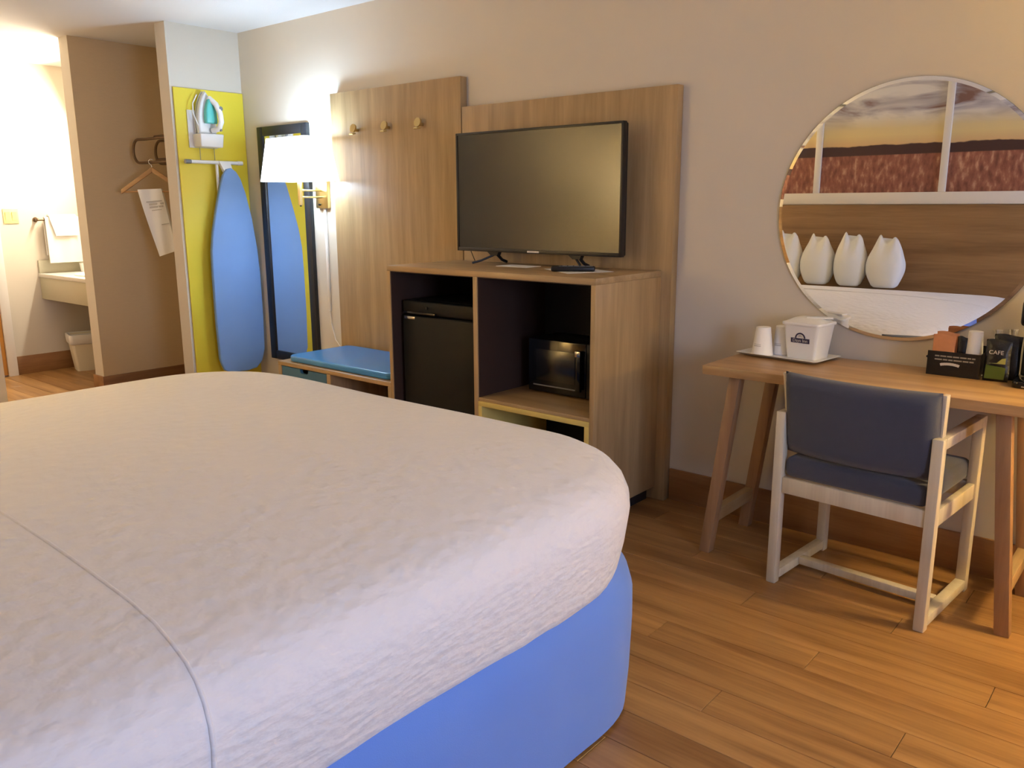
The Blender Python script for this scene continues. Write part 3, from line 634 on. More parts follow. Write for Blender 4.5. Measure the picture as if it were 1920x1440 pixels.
part('water_tank', MB().prism([(2.975+u, iz+0.06+v*0.62) for u, v in iron_sec(0.62)], 'X', -5.013, -4.975, 0.012, 3), 'teal', ir, label='translucent teal water tank', ang=60)
part('handle', MB().tube([(-5.0, 2.985, iz+0.018), (-4.955, 3.005, iz+0.028), (-4.935, 3.012, iz+0.07), (-4.936, 3.008, iz+0.12), (-4.955, 2.995, iz+0.175), (-5.0, 2.975, iz+0.215)], 0.017, 12), 'white_plastic', ir, ang=60)
part('dial', MB().cyl((-4.955, 3.01, iz+0.145), (-4.930, 3.014, iz+0.150), 0.014, n=16), 'grey_plastic', ir)
part('heel_button', MB().cyl((-4.95, 3.008, iz+0.020), (-4.938, 3.010, iz+0.020), 0.008, n=12), 'grey_plastic', ir)
part('cord', MB().tube([(-5.03, 2.925, iz+0.02), (-5.02, 2.895, iz+0.06), (-5.03, 2.878, iz+0.12), (-5.04, 2.885, iz+0.18), (-5.045, 2.92, iz+0.235)], 0.004, 8), 'white_plastic', ir)

# ================================================================== CLOSET: RACK, HANGER, BAG
rk = thing('closet_rack', 'curved metal clothes rack in the open closet', 'clothes rack', (-5.5, 2.95, 1.64))
for yy in (2.90, 3.06):
    loop = [(XC-0.121, yy, 1.785)]+[(-5.70-0.012*i, yy, 1.785) for i in range(3)]+[(-5.82-0.078*math.sin(R(a)), yy, 1.710+0.078*math.cos(R(a))) for a in range(0, 181, 15)]+[(-5.70, yy, 1.630), (XC-0.121, yy, 1.630)]
    part('rod', MB().tube(loop, 0.0095, 12), 'bronze', rk)
for z_ in (1.808, 1.652): part('shadow_rod', MB().tube([(XC-0.121, 3.0, z_), (-5.77, 3.0, z_)], 0.012, 12), 'bronze', rk)  # thicker short tubes stand in for the shadow along the rods
part('wall_bracket', MB().box(XC-0.126, XC-0.1205, 2.87, 3.09, 1.60, 1.84, 0.002), 'bronze', rk)
hg = thing('wooden_hanger', 'light wooden clothes hanger on the closet rack', 'hanger', (-5.66, 2.90, 1.42), math.atan2(0.15, 0.17))
def shoulder(s_):
    return MB().hexa([(s_*0.0, -0.008, 0.145), (s_*0.0, 0.008, 0.145), (s_*0.0, 0.008, 0.180), (s_*0.0, -0.008, 0.180)], [(s_*0.222, -0.010, 0.000), (s_*0.222, 0.010, 0.000), (s_*0.222, 0.010, 0.030), (s_*0.222, -0.010, 0.030)], 0.004)
part('shoulder', shoulder(-1), 'hanger_wood', hg, world=False); part('shoulder', shoulder(1), 'hanger_wood', hg, world=False)
part('trouser_bar', MB().cyl((-0.205, 0, 0.016), (0.205, 0, 0.016), 0.006, n=12), 'hanger_wood', hg, world=False)
part('hook', MB().tube([(0, 0, 0.165), (0, 0, 0.195)]+[(0.0-0.018*math.sin(R(a)), 0, 0.213-0.018*math.cos(R(a))) for a in range(0, 250, 25)], 0.0025, 8), 'chrome', hg, world=False)
bgp = thing('laundry_bag', 'white plastic laundry bag with faint print hanging on the wooden hanger', 'bag', (-5.66, 2.90, 1.42), math.atan2(0.15, 0.17))
def bag_pt(u, v, off):
    tl, tr, bl, br = (-0.108, 0.030), (0.055, 0.036), (0.000, -0.425), (0.125, -0.385)
    x_ = (tl[0]*(1-u)+tr[0]*u)*(1-v)+(bl[0]*(1-u)+br[0]*u)*v; z_ = (tl[1]*(1-u)+tr[1]*u)*(1-v)+(bl[1]*(1-u)+br[1]*u)*v
    return (x_, off*(0.0105+0.006*math.sin(PI*min(1, v*1.05)))-0.004*math.sin(u*9+v*5), z_)
b = MB(); b.grid(lambda u, v: bag_pt(u, v, -1), 10, 20); b.grid(lambda u, v: bag_pt(u, v, 1), 10, 20)
bmesh.ops.remove_doubles(b.bm, verts=b.bm.verts, dist=0.0005); bmesh.ops.bridge_loops(b.bm, edges=[e for e in b.bm.edges if len(e.link_faces) == 1]) 
part('sheet', b, 'paper', bgp, world=False, ang=70)
for v, u0, u1, hgt in ((0.20, 0.22, 0.9, 0.008), (0.245, 0.30, 0.95, 0.012), (0.29, 0.28, 0.9, 0.012), (0.33, 0.35, 0.8, 0.006), (0.56, 0.62, 0.95, 0.005)):
    p0, p1 = bag_pt(u0, v, -1), bag_pt(u1, v, -1)
    part('print_line', MB().hexa([(p0[0], p0[1]-0.0048, p0[2]), (p1[0], p1[1]-0.0048, p1[2]), (p1[0], p1[1]-0.001, p1[2]), (p0[0], p0[1]-0.001, p0[2])], [(p0[0], p0[1]-0.0048, p0[2]+hgt), (p1[0], p1[1]-0.0048, p1[2]+hgt), (p1[0], p1[1]-0.001, p1[2]+hgt), (p0[0], p0[1]-0.001, p0[2]+hgt)]), 'print_faint', bgp, world=False)

# folded luggage rack leaning in the closet corner
lr = thing('luggage_rack', 'dark folded luggage rack leaning in the closet behind the short wall', 'luggage rack', (-5.42, 3.1, 0))
for k, yy in enumerate((2.98, 3.19)):
    for dx in (0.0, 0.06):
        part('leg', MB().tube([(-5.50+dx, yy, 0.012), (-5.27+dx*0.3, yy, 0.52)], 0.011, 10), 'black_plastic', lr)
for dx, z_ in ((0.0, 0.03), (0.24, 0.50)): part('cross_bar', MB().cyl((-5.49+dx, 2.985, z_), (-5.49+dx, 3.185, z_), 0.009, n=10), 'black_plastic', lr)
for yy in (3.04, 3.12): part('strap', MB().hexa([(-5.50, yy, 0.05), (-5.497, yy, 0.05), (-5.497, yy+0.04, 0.05), (-5.50, yy+0.04, 0.05)], [(-5.28, yy, 0.50), (-5.277, yy, 0.50), (-5.277, yy+0.04, 0.50), (-5.28, yy+0.04, 0.50)]), 'dark', lr)

# ================================================================== VANITY
vx1 = XP-0.131
vn = thing('vanity_counter', 'beige vanity counter with sink on the far left', 'counter', (-6.74, 3.0, 0.6))
part('top', MB().box(XL+0.001, vx1, 2.725, D-0.001, 0.775, 0.805, 0.003), 'counter_top', vn)
part('apron', MB().box(XL+0.001, vx1, 2.732, 2.752, 0.598, 0.775, 0.002), 'counter_apron', vn)
part('side_splash', MB().box(XL+0.001, XL+0.017, 2.732, D-0.018, 0.8055, 0.910, 0.002), 'counter_apron', vn)
part('back_splash', MB().box(XL+0.001, vx1, D-0.017, D-0.001, 0.8055, 0.910, 0.002), 'counter_apron', vn)
sk = MB(); scx, scy = -6.78, 2.985
def ov(a, b_, z_, n=36): return [(scx+a*math.cos(2*PI*i/n), scy+b_*math.sin(2*PI*i/n), z_) for i in range(n)]
rs = [ov(0.25, 0.19, 0.8055), ov(0.248, 0.188, 0.816), ov(0.235, 0.175, 0.820), ov(0.222, 0.163, 0.816), ov(0.20, 0.145, 0.810), ov(0.06, 0.05, 0.808)]
V = [[sk.bm.verts.new(p) for p in r_] for r_ in rs]
for a, d in zip(V, V[1:]):
    for i in range(36): sk.bm.faces.new((a[i], a[(i+1) % 36], d[(i+1) % 36], d[i]))
sk.bm.faces.new(V[-1])
part('sink', sk, 'white_plastic', vn, ang=60)
part('faucet', MB().cyl((scx, 3.19, 0.806), (scx, 3.19, 0.90), 0.016).tube([(scx, 3.19, 0.89), (scx, 3.15, 0.925), (scx, 3.07, 0.915)], 0.011), 'chrome', vn)
single('vanity_cup', MB().lathe([(0.024, 0), (0.033, 0.07), (0.031, 0.07), (0.023, 0.004)], (-7.27, 3.055, 0.8058), cap0=True, cap1=True), 'white_plastic', 'small white cup on the vanity counter', 'cup', (-7.27, 3.055, 0.8058))
tbx = XL+0.065
br = thing('towel_bar', 'short metal towel bar above the vanity counter', 'towel bar', (XL, 2.93, 1.235))
part('rail', MB().cyl((tbx, 2.745, 1.235), (tbx, 3.14, 1.235), 0.009, n=14), 'bronze', br)
for yy in (2.752, 3.133): part('bracket', MB().cyl((XL+0.001, yy, 1.235), (tbx, yy, 1.235), 0.011, n=14).cyl((XL+0.001, yy, 1.235), (XL+0.008, yy, 1.235), 0.02, n=16), 'bronze', br)
def draped(y0, y1, zf, zb, r_, th, k, skew=0.0):
    """towel folded over the bar, front hanging to zf, back to zb"""
    pth = [(tbx+r_+0.004, zf)]+[(tbx+r_+0.004*(1-i/6), zf+(1.235-zf)*i/6) for i in range(1, 7)]
    pth += [(tbx+r_*math.cos(R(a)), 1.235+r_*math.sin(R(a))) for a in range(20, 180, 20)]
    pth += [(tbx-r_, 1.235-(1.235-zb)*i/6) for i in range(0, 7)]
    b = MB()
    for s_ in (0, th):
        def fn(u, v, s_=s_):
            i = min(int(u*(len(pth)-1)), len(pth)-2); f = u*(len(pth)-1)-i
            px = pth[i][0]*(1-f)+pth[i+1][0]*f; pz = pth[i][1]*(1-f)+pth[i+1][1]*f
            dx, dz = px-tbx, max(0, pz-1.235); L_ = math.hypot(dx, dz) or 1
            yy = y0+(y1-y0)*v+skew*max(0, (1.235-pz))*(1-v)*(1 if dx > 0 else 0)
            wv = 0.004*math.sin(v*11+k)*min(1, max(0, (1.235-pz)*6))
            return (px+dx/L_*s_+(wv if dx > 0 else -wv*0.2), yy, pz+dz/L_*s_)
        b.grid(fn, 48, 16)
    bmesh.ops.bridge_loops(b.bm, edges=[e for e in b.bm.edges if len(e.link_faces) == 1])
    return b
single('bath_towel', draped(2.795, 3.065, 0.888, 0.95, 0.013, 0.010, 0.4), 'towel', 'large white bath towel draped over the towel bar', 'towel', (tbx, 2.93, 0.89), ang=60)
single('hand_towel', draped(2.825, 3.035, 1.105, 1.10, 0.032, 0.010, 2.0, skew=0.25), 'towel', 'small white hand towel folded on top of the bath towel', 'towel', (tbx, 2.93, 1.1), ang=60)
ls = thing('light_switch', 'ivory double light switch on the wall left of the towels', 'light switch', (XL, 2.575, 1.265))
part('plate', MB().box(XL+0.0005, XL+0.007, 2.520, 2.630, 1.207, 1.322, 0.002), 'switch_plate', ls)
for yy in (2.551, 2.599): part('toggle', MB().hexa([(XL+0.007, yy-0.016, 1.232), (XL+0.0085, yy-0.016, 1.232), (XL+0.0085, yy+0.016, 1.232), (XL+0.007, yy+0.016, 1.232)], [(XL+0.007, yy-0.016, 1.298), (XL+0.014, yy-0.016, 1.298), (XL+0.014, yy+0.016, 1.298), (XL+0.007, yy+0.016, 1.298)]), 'switch_plate', ls)
wb = thing('wastebasket', 'cream plastic wastebasket under the vanity counter', 'wastebasket', (-7.17, 2.965, 0), R(-14))
def hollow(hx0, hy0, hx1, hy1, h, r_=0.02, th=0.004):
    b = MB(); P_ = [rrect(hx0, hy0, r_, 4), rrect(hx1, hy1, r_*1.4, 4), rrect(hx1-th, hy1-th, r_*1.3, 4), rrect(hx0-th, hy0-th, r_*0.9, 4)]
    Z_ = [0, h, h, 0.006]; V = [[b.bm.verts.new((x_, y_, z_)) for x_, y_ in p_] for p_, z_ in zip(P_, Z_)]; n = len(V[0])
    for a, d in zip(V, V[1:]):
        for i in range(n): b.bm.faces.new((a[i], a[(i+1) % n], d[(i+1) % n], d[i]))
    b.bm.faces.new(V[0][::-1]); b.bm.faces.new(V[-1]); return b
part('body', hollow(0.085, 0.10, 0.115, 0.135, 0.30), 'bin_plastic', wb, world=False, ang=60)
lb = MB(); V = [[lb.bm.verts.new((x_, y_, z_)) for x_, y_ in rrect(a, c, 0.03, 4)] for a, c, z_ in ((0.111, 0.131, 0.225), (0.118, 0.138, 0.235), (0.1225, 0.1425, 0.285), (0.121, 0.141, 0.305), (0.112, 0.132, 0.305), (0.105, 0.125, 0.25))]
for a, d in zip(V, V[1:]):
    for i in range(len(a)): lb.bm.faces.new((a[i], a[(i+1) % len(a)], d[(i+1) % len(a)], d[i]))
part('liner', lb, 'white_plastic', wb, world=False, ang=60)
vm = thing('vanity_mirror', 'plain mirror on the wall over the vanity counter', 'mirror', (-6.74, D, 0.95))
part('glass', MB().box(-7.30, -6.18, D-0.008, D-0.001, 0.95, 1.90), 'mirror', vm)
part('clip', MB().box(-6.76, -6.72, D-0.012, D-0.0085, 0.945, 0.96, 0.001), 'chrome', vm)
vl = thing('vanity_light', 'bright globe light bar over the vanity mirror', 'lamp', (-6.74, D, 2.05))
part('light_bar', MB().box(-7.10, -6.38, D-0.04, D-0.001, 2.02, 2.10, 0.006), 'chrome', vl)
for i in range(4):
    gx = -7.01+0.18*i
    part('globe_bulb', MB().lathe([(0.018, -0.001)]+[(0.05*math.sin(R(a)), 0.055-0.05*math.cos(R(a))) for a in range(25, 176, 15)], (0, 0, 0), 20), 'vanity_bulb', vl, world=False).matrix_local = Matrix.Translation((gx+6.74, -0.041, 0.01)) @ Matrix.Rotation(PI/2, 4, 'X')
l = bpy.data.lights.new('vanity_lamp', 'AREA'); l.shape = 'RECTANGLE'; l.size = 0.7; l.size_y = 0.1; l.energy = LAMP_VAN; l.color = (1.0, 0.90, 0.74)
lo = bpy.data.objects.new('vanity_lamp', l); C.objects.link(lo); lo.parent = vl; lo.location = (0, -0.16, 0.01); lo.rotation_euler = (R(-70), 0, 0)

# ================================================================== DESK
DZ = 0.75
dk = thing('writing_desk', 'oak writing desk with splayed legs below the round mirror', 'desk', (-0.87, 3.03, 0))
DX0, DX1, DY0 = -1.422, -0.318, 2.79
part('top', MB().box(DX0, DX1, DY0, D-0.016, DZ-0.034, DZ, 0.002), 'desk_wood', dk)
for fx, tx, w_ in ((-1.397, -1.305, 0.043), (-0.366, -0.434, 0.043)):
    for fy in (2.842, 3.195):
        part('leg', MB().beam((fx, fy, 0), (tx, fy, DZ-0.0345), w_, 0.045, 0.002), 'desk_leg', dk)
    sx_ = fx+(tx-fx)*0.15/0.715
    part('stretcher', MB().box(sx_-0.017, sx_+0.017, 2.842+0.022, 3.195-0.022, 0.125, 0.175, 0.002), 'oak_y', dk)

# ================================================================== CHAIR
ch = thing('armchair', 'low blue upholstered armchair with pale wooden frame at the desk', 'chair', (-0.829, 2.722, 0), R(-4.6))
HW, DP, ZA, pw = 0.272, 0.40, 0.636, 0.034
for s_ in (-1, 1):
    xc = s_*(HW-pw/2)
    lp = lambda y0, y1, z0, z1, wd=pw: MB().box(xc-wd/2, xc+wd/2, y0, y1, z0, z1, 0.004)
    part('rear_leg', lp(-0.018, 0.018, 0, ZA), 'chair_wood', ch, world=False)
    part('front_leg', lp(DP-0.018, DP+0.018, 0, ZA), 'chair_wood', ch, world=False)
    part('armrest', lp(0.0185, DP-0.0185, ZA-0.036, ZA), 'chair_wood', ch, world=False)
    part('runner', lp(0.0185, DP-0.0185, 0.012, 0.046), 'chair_wood', ch, world=False)
    part('seat_rail', MB().box(xc-0.011, xc+0.011, 0.0185, DP-0.0185, 0.345, 0.40, 0.003), 'chair_wood', ch, world=False)
    part('back_upright', MB().hexa([(s_*0.244-0.008, 0.030, 0.55), (s_*0.244+0.008, 0.030, 0.55), (s_*0.244+0.008, 0.062, 0.55), (s_*0.244-0.008, 0.062, 0.55)], [(s_*0.256-0.008, -0.004, 0.772), (s_*0.256+0.008, -0.004, 0.772), (s_*0.256+0.008, 0.028, 0.772), (s_*0.256-0.008, 0.028, 0.772)], 0.003), 'chair_wood', ch, world=False)
part('rear_rail', MB().box(-HW+pw+0.0005, HW-pw-0.0005, -0.012, 0.012, 0.345, 0.402, 0.003), 'chair_wood', ch, world=False)
part('front_rail', MB().box(-HW+pw+0.0005, HW-pw-0.0005, DP-0.012, DP+0.012, 0.345, 0.402, 0.003), 'chair_wood', ch, world=False)
part('cross_bar', MB().box(-HW+pw+0.0005, HW-pw-0.0005, 0.165, 0.199, 0.018, 0.046, 0.003), 'chair_wood', ch, world=False)
part('seat', MB().box(-HW+pw+0.001, HW-pw-0.001, -0.006, DP+0.03, 0.403, 0.478, 0.024, 4), 'chair_blue', ch, world=False, ang=60)
def back_fn(side):
    def f(u, v):
        x_ = (u-0.5)*2*0.252; bow = -0.040*(1-(2*u-1)**2)
        zt = 0.486+0.292*v; lean = 0.052-0.052*v
        e = min(1, min(u, 1-u)/0.06)**0.5 if 0 < u < 1 else 0; e2 = min(1, min(v, 1-v)/0.12)**0.5 if 0 < v < 1 else 0
        th = 0.037*e*e2
        return (x_, lean+bow+side*th-0.005, zt)
    return f
bk = MB(); bk.grid(back_fn(-1), 40, 24); bk.grid(back_fn(1), 40, 24); bmesh.ops.remove_doubles(bk.bm, verts=bk.bm.verts, dist=0.0004)
part('backrest', bk, 'chair_blue', ch, world=False, ang=80)

# ================================================================== ON THE DESK
tr = thing('serving_tray', 'white rectangular tray under the ice bucket on the desk', 'tray', (-1.243, 3.152, DZ+0.0005), R(-7))
b = MB(); V = [[b.bm.verts.new((x_, y_, z_)) for x_, y_ in rrect(a, c, 0.012, 4)] for a, c, z_ in ((0.145, 0.080, 0), (0.172, 0.103, 0.012), (0.169, 0.100, 0.013), (0.142, 0.077, 0.0035))]
for a, d in zip(V, V[1:]):
    for i in range(len(a)): b.bm.faces.new((a[i], a[(i+1) % len(a)], d[(i+1) % len(a)], d[i]))
b.bm.faces.new(V[0][::-1]); b.bm.faces.new(V[-1])
part('dish', b, 'white_plastic', tr, world=False)
TZ = DZ+0.0042
ik = thing('ice_bucket', 'white square ice bucket with lid and dark sunrise emblem', 'ice bucket', (-1.172, 3.168, TZ), R(-7))
HB = 0.128
def taper(a0, c0, a1, c1, z0, z1, r0, r1):
    b = MB(); V = [[b.bm.verts.new((x_, y_, z_)) for x_, y_ in rrect(a, c, r_, 5)] for a, c, z_, r_ in ((a0, c0, z0, r0), (a1, c1, z1, r1))]
    for i in range(len(V[0])): b.bm.faces.new((V[0][i], V[0][(i+1) % len(V[0])], V[1][(i+1) % len(V[0])], V[1][i]))
    b.bm.faces.new(V[0][::-1]); b.bm.faces.new(V[1]); return b
part('body', taper(0.058, 0.056, 0.073, 0.068, 0, HB, 0.012, 0.014), 'white_plastic', ik, world=False)
lid = part('lid', MB().prism(rrect(0.079, 0.074, 0.016, 5), 'Z', HB+0.0005, HB+0.013, 0.004, 2), 'white_plastic', ik, world=False)
part('lid_dome', taper(0.072, 0.067, 0.048, 0.042, HB+0.0135, HB+0.027, 0.016, 0.02), 'white_plastic', lid, world=False)
part('lid_grip', MB().box(-0.012, 0.085, -0.018, 0.018, HB+0.024, HB+0.031, 0.003, mtx=Matrix.Rotation(R(28), 4, 'Z')), 'white_plastic', lid, world=False)
# emblem on the slanted front face: arch, banner, lettering
sl = math.atan2(0.012, HB)
Mf = Matrix.Translation((0.0, -0.056-0.012*0.55-0.0012, HB*0.55)) @ Matrix.Rotation(sl, 4, 'X') @ Matrix.Diagonal((1.4, 1.0, 1.4, 1))
def onface(b): bmesh.ops.transform(b.bm, matrix=Mf, verts=b.bm.verts); return b
em = part('emblem', onface(MB().prism(arc(0, 0.008, 0.0150, 0, 180, 24)+arc(0, 0.008, 0.0112, 180, 0, 24), 'Y', -0.0004, 0.0008)), 'navy', ik, world=False, label='dark sunrise arch')
part('banner', onface(MB().box(-0.027, 0.027, -0.0004, 0.0008, -0.0055, 0.0075)), 'navy', em, world=False)
part('lettering', onface(text_mesh('Days Inn', 0.0125, Matrix.Translation((0, -0.0006, 0.0010)) @ Matrix.Rotation(PI/2, 4, 'X'))), 'print_white', em, world=False)
for k in range(9):
    a = R(20+140*k/8); part('sun_ray', onface(MB().hexa([(0.0035*math.cos(a)-0.0003, -0.0003, 0.009+0.0035*math.sin(a)), (0.0035*math.cos(a)+0.0003, -0.0003, 0.009+0.0035*math.sin(a)), (0.0035*math.cos(a)+0.0003, 0.0004, 0.009+0.0035*math.sin(a)), (0.0035*math.cos(a)-0.0003, 0.0004, 0.009+0.0035*math.sin(a))], [(0.009*math.cos(a)-0.0003, -0.0003, 0.008+0.009*math.sin(a)), (0.009*math.cos(a)+0.0003, -0.0003, 0.008+0.009*math.sin(a)), (0.009*math.cos(a)+0.0003, 0.0004, 0.008+0.009*math.sin(a)), (0.009*math.cos(a)-0.0003, 0.0004, 0.008+0.009*math.sin(a))])), 'print_grey', em, world=False)
def upturned_cup(loc, label, h, r0, r1, m_, prnt=True):
    t = thing('paper_cup', label, 'cup', loc, 0, 'upturned paper cups')
    part('cup_body', MB().lathe([(r0-0.002, 0.004), (r0, 0.0), (r0+0.0015, 0.003), (r0, 0.006), (r1, h-0.001), (r1-0.002, h)], (0, 0, 0), 30), m_, t, world=False, ang=50)
    if prnt:
        for zz, hh in ((0.036, 0.0035), (0.043, 0.0022)):
            rr = lambda z_: r0+(r1-r0)*z_/h+0.0006
            part('print_band', MB().grid(lambda u, v, zz=zz, hh=hh: (rr(zz+hh*v)*math.cos(R(232+50*u)), rr(zz+hh*v)*math.sin(R(232+50*u)), zz+hh*v), 12, 1), 'print_faint', t, world=False)
    return t
upturned_cup((-1.333, 3.118, TZ), 'upturned white paper cup at the left front of the tray', 0.110, 0.041, 0.028, 'paper')
upturned_cup((-1.277, 3.178, TZ), 'upturned white paper cup half hidden beside the ice bucket', 0.112, 0.038, 0.028, 'paper')

# condiment caddy and its contents
cy0, cy1, cz = 3.132, 3.222, DZ+0.0005
cdy = thing('condiment_caddy', 'black condiment box with white lettering on the desk', 'box', (-0.652, 3.177, cz))
ca, cb, hc = -0.735, -0.569, 0.084
part('tray_body', MB().box(ca, cb, cy0, cy0+0.003, cz, cz+hc).box(ca, cb, cy1-0.003, cy1, cz, cz+hc+0.02).box(ca, ca+0.003, cy0+0.003, cy1-0.003, cz, cz+hc*0.72).box(cb-0.003, cb, cy0+0.003, cy1-0.003, cz, cz+hc).box(ca+0.003, cb-0.003, cy0+0.003, cy1-0.003, cz, cz+0.004), 'packet_black', cdy)
part('rim', MB().tube([(ca-0.003, cy0+0.01, cz+hc*0.72), (ca-0.003, cy1-0.01, cz+hc*0.72)], 0.004, 8), 'packet_black', cdy)
random.seed(3)
for li, (zz, x0_, x1_, hh) in enumerate(((0.068, ca+0.024, cb-0.014, 0.0045), (0.056, ca+0.024, cb-0.020, 0.0045))):   # two lines of small illegible print
    xx = x0_
    while xx < x1_-0.006:
        wl = min(random.uniform(0.010, 0.026), x1_-xx)
        part('print_word', MB().box(xx, xx+wl, cy0-0.0008, cy0-0.0002, cz+zz-hh/2, cz+zz+hh/2), 'print_grey', cdy)
        xx += wl+0.0028
for k in range(8):
    a = -0.6+1.2*k/7
    part('print_letter', MB().box(-0.004, 0.004, -0.0008, -0.0002, -0.0045, 0.0045, mtx=Matrix.Translation((-0.662+0.060*math.sin(a*0.75), cy0, cz+0.036+0.018*math.cos(a)-0.012)) @ Matrix.Rotation(a*0.6, 4, 'Y')), 'print_white', cdy)
def packet(name, x0_, x1_, yy, z0_, z1_, m_, label, cat, grp, tilt=0.0, th=0.006):
    b = MB()
    def f(sd):
        return lambda u, v: (x0_+(x1_-x0_)*u+0.002*math.sin(v*7)*(u-0.5), yy+sd*th*math.sin(PI*u)**0.5*math.sin(PI*v)**0.4+tilt*v, z0_+(z1_-z0_)*v+0.003*math.sin(u*5)*v)
    b.grid(f(-1), 12, 16); b.grid(f(1), 12, 16); bmesh.ops.remove_doubles(b.bm, verts=b.bm.verts, dist=0.0003)
    return single(name, b, m_, label, cat, ((x0_+x1_)/2, yy, z0_), grp, ang=60)
for i, (xa, xb, yy, zt, lb_) in enumerate(((-0.728, -0.656, 3.150, 0.138, 'orange sugar packet at the front of the condiment box'), (-0.722, -0.652, 3.172, 0.146, 'orange sugar packet at the back of the condiment box'))):
    packet('sugar_packet', xa, xb, yy, cz+0.006, cz+zt, 'packet_orange', lb_, 'packet', 'orange sugar packets', tilt=0.012)
packet('coffee_sachet', -0.652, -0.622, 3.168, cz+0.006, cz+0.136, 'packet_black', 'slim black sachet between the orange packets and the white cup', 'packet', None)
upturned_cup((-0.601, 3.182, cz+0.0045), 'upturned white paper cup standing in the condiment box', 0.153, 0.0315, 0.0225, 'paper', False)
pk = packet('coffee_packet', -0.560, -0.484, 3.140, cz, cz+0.138, 'packet_black', 'black coffee packet lettered CAFE with green leaf print', 'packet', None, tilt=0.012, th=0.015)
def pk_part(name, b, m_):
    o = bpy.data.objects.new(name, b.mesh(name, world_of(pk).inverted())); C.objects.link(o); o.parent = pk; mt(o, m_); return o
yf = 3.1245
pk_part('lettering', text_mesh('CAFE', 0.019, facing_minus_y(-0.524, yf-0.001, cz+0.099)), 'print_white')
pk_part('green_panel', MB().prism([(-0.552, cz+0.010), (-0.494, cz+0.010), (-0.492, cz+0.050), (-0.550, cz+0.056)], 'Y', yf-0.0016, yf+0.001), 'packet_green')
pk_part('leaf_print', MB().prism([(-0.542, cz+0.062), (-0.520, cz+0.064), (-0.505, cz+0.080), (-0.494, cz+0.083), (-0.494, cz+0.062)], 'Y', yf-0.0014, yf+0.001), 'packet_lime')
packet('second_coffee_packet', -0.545, -0.462, 3.185, cz, cz+0.152, 'packet_black', 'second black coffee packet standing behind the lettered packet', 'packet', None, tilt=0.008, th=0.012)
for i, (xx, zz, lb_) in enumerate(((-0.545, 0.160, 'clear plastic wrapped cup behind the condiment box'), (-0.498, 0.166, 'clear plastic wrapped cup behind the coffee packets'))):
    t = thing('wrapped_cup', lb_, 'cup', (xx, 3.232, cz), 0, 'clear wrapped cups')
    part('wrap', MB().lathe([(0.024, 0), (0.020, 0.11), (0.010, 0.135), (0.018, zz)], (0, 0, 0), 18, True, False), 'clear_wrap', t, world=False)
    part('cup_body', MB().lathe([(0.020, 0.002), (0.016, 0.1)], (0, 0, 0), 18), 'clear_wrap', t, world=False)
# coffee maker at the right end of the desk
cm = thing('coffee_maker', 'black coffee maker standing at the right end of the desk', 'coffee maker', (-0.40, 3.14, cz))
part('base', MB().prism(rrect(0.062, 0.085, 0.025, 5, -0.400, 3.142), 'Z', cz, cz+0.022, 0.004, 2), 'black_gloss', cm)
part('drip_plate', MB().lathe([(0.045, 0), (0.048, 0.003), (0.040, 0.005), (0.001, 0.004)], (-0.400, 3.10, cz+0.0222)), 'chrome', cm)
part('tower', MB().box(-0.455, -0.345, 3.165, 3.225, cz+0.0225, cz+0.20, 0.008, 3), 'black_plastic', cm)
part('brew_head', MB().box(-0.458, -0.342, 3.065, 3.226, cz+0.2005, cz+0.285, 0.012, 3), 'black_gloss', cm)
part('front_rim', MB().tube([(-0.455, 3.075, cz+0.006), (-0.43, 3.059, cz+0.006), (-0.37, 3.059, cz+0.006), (-0.345, 3.075, cz+0.006)], 0.003, 8), 'chrome', cm)
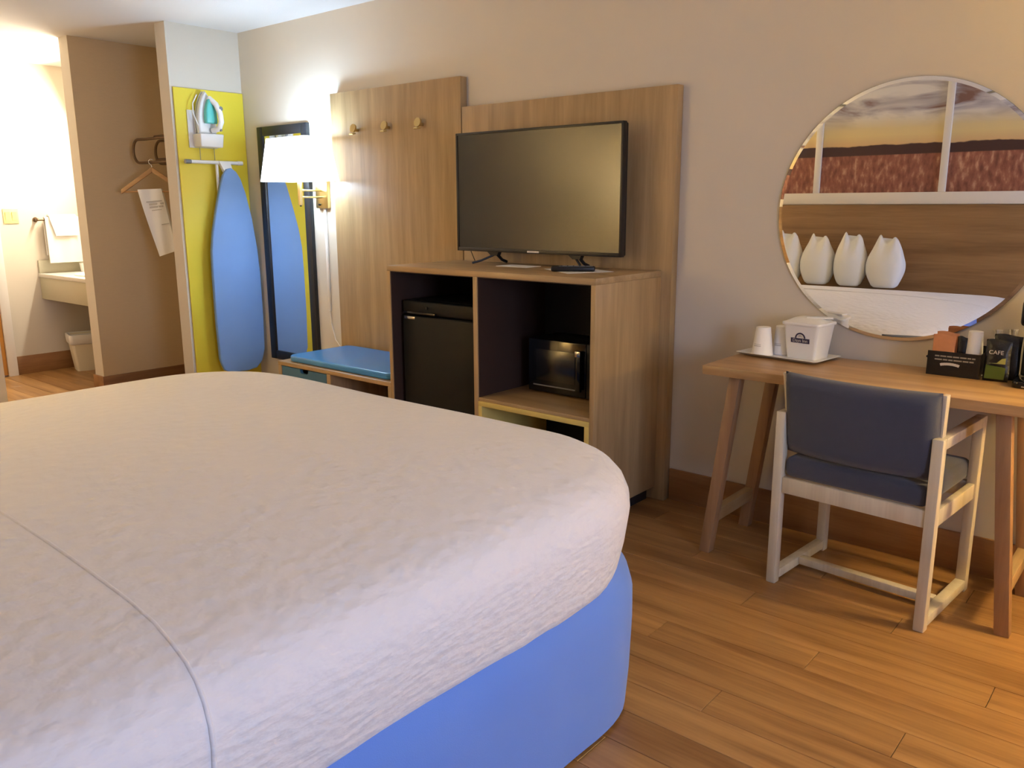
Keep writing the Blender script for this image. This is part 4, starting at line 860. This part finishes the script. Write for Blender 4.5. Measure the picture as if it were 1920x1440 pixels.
# wooden wall panel right of the desk and the warm floor lamp beside it
single('low_wall_panel', MB().box(-0.338, 0.36, D-0.045, D-0.0155, BH+0.004, 0.70, 0.002), 'cherry_panel', 'reddish wooden panel on the wall right of the desk', 'wall panel', (0.0, D-0.03, BH))
fpx, fpy = 0.50, 2.93
fp = thing('floor_lamp', 'warm floor lamp standing right of the desk', 'lamp', (fpx, fpy, 0))
part('base', MB().lathe([(0.14, 0), (0.14, 0.012), (0.12, 0.022), (0.02, 0.03)], (fpx, fpy, 0)), 'brass', fp)
part('pole', MB().cyl((fpx, fpy, 0.03), (fpx, fpy, 1.30), 0.011), 'brass', fp)
sh = MB(); sh.lathe([(0.20, 1.22), (0.15, 1.50)], (fpx, fpy, 0), 40, False, False); sh.lathe([(0.197, 1.22), (0.147, 1.50)], (fpx, fpy, 0), 40, False, False)
part('lamp_shade', sh, 'warm_shade', fp)
for dz, k in ((1.27, 0.5), (1.46, 0.5)):
    l = bpy.data.lights.new('floor_lamp_light', 'POINT'); l.energy = LAMP_FLOOR*k; l.color = (1.0, 0.80, 0.44); l.shadow_soft_size = 0.05
    lo = bpy.data.objects.new('floor_lamp_light', l); C.objects.link(lo); lo.parent = fp; lo.location = (0, 0, dz)

# ================================================================== HEADBOARD AND MURAL (seen in the round mirror)
single('headboard', MB().box(-3.65, 0.95, YH+0.001, YH+0.05, 0.10, 1.325, 0.003), 'headboard_wood', 'wide wooden headboard panel behind the bed', 'headboard', (-1.35, YH, 0.1))
mu = thing('window_mural', 'landscape mural of a dusk field framed like a window above the headboard', 'mural', (-1.57, YH, 1.33))
mxs = [-3.464, -2.54, -1.617, -0.69, 0.233]
for a, c in zip(mxs, mxs[1:]):
    part('picture_panel', MB().box(a+0.0255, c-0.0255, YH+0.001, YH+0.012, 1.416, 2.349), 'mural_print', mu)
for xx in mxs: part('stile', MB().box(xx-0.025, xx+0.025, YH+0.001, YH+0.03, 1.416, 2.349, 0.003), 'white_trim', mu)
part('rail', MB().box(mxs[0]-0.025, mxs[-1]+0.025, YH+0.001, YH+0.034, 1.327, 1.4155, 0.003), 'white_trim', mu)
part('rail', MB().box(mxs[0]-0.025, mxs[-1]+0.025, YH+0.001, YH+0.034, 2.3495, 2.42, 0.003), 'white_trim', mu)
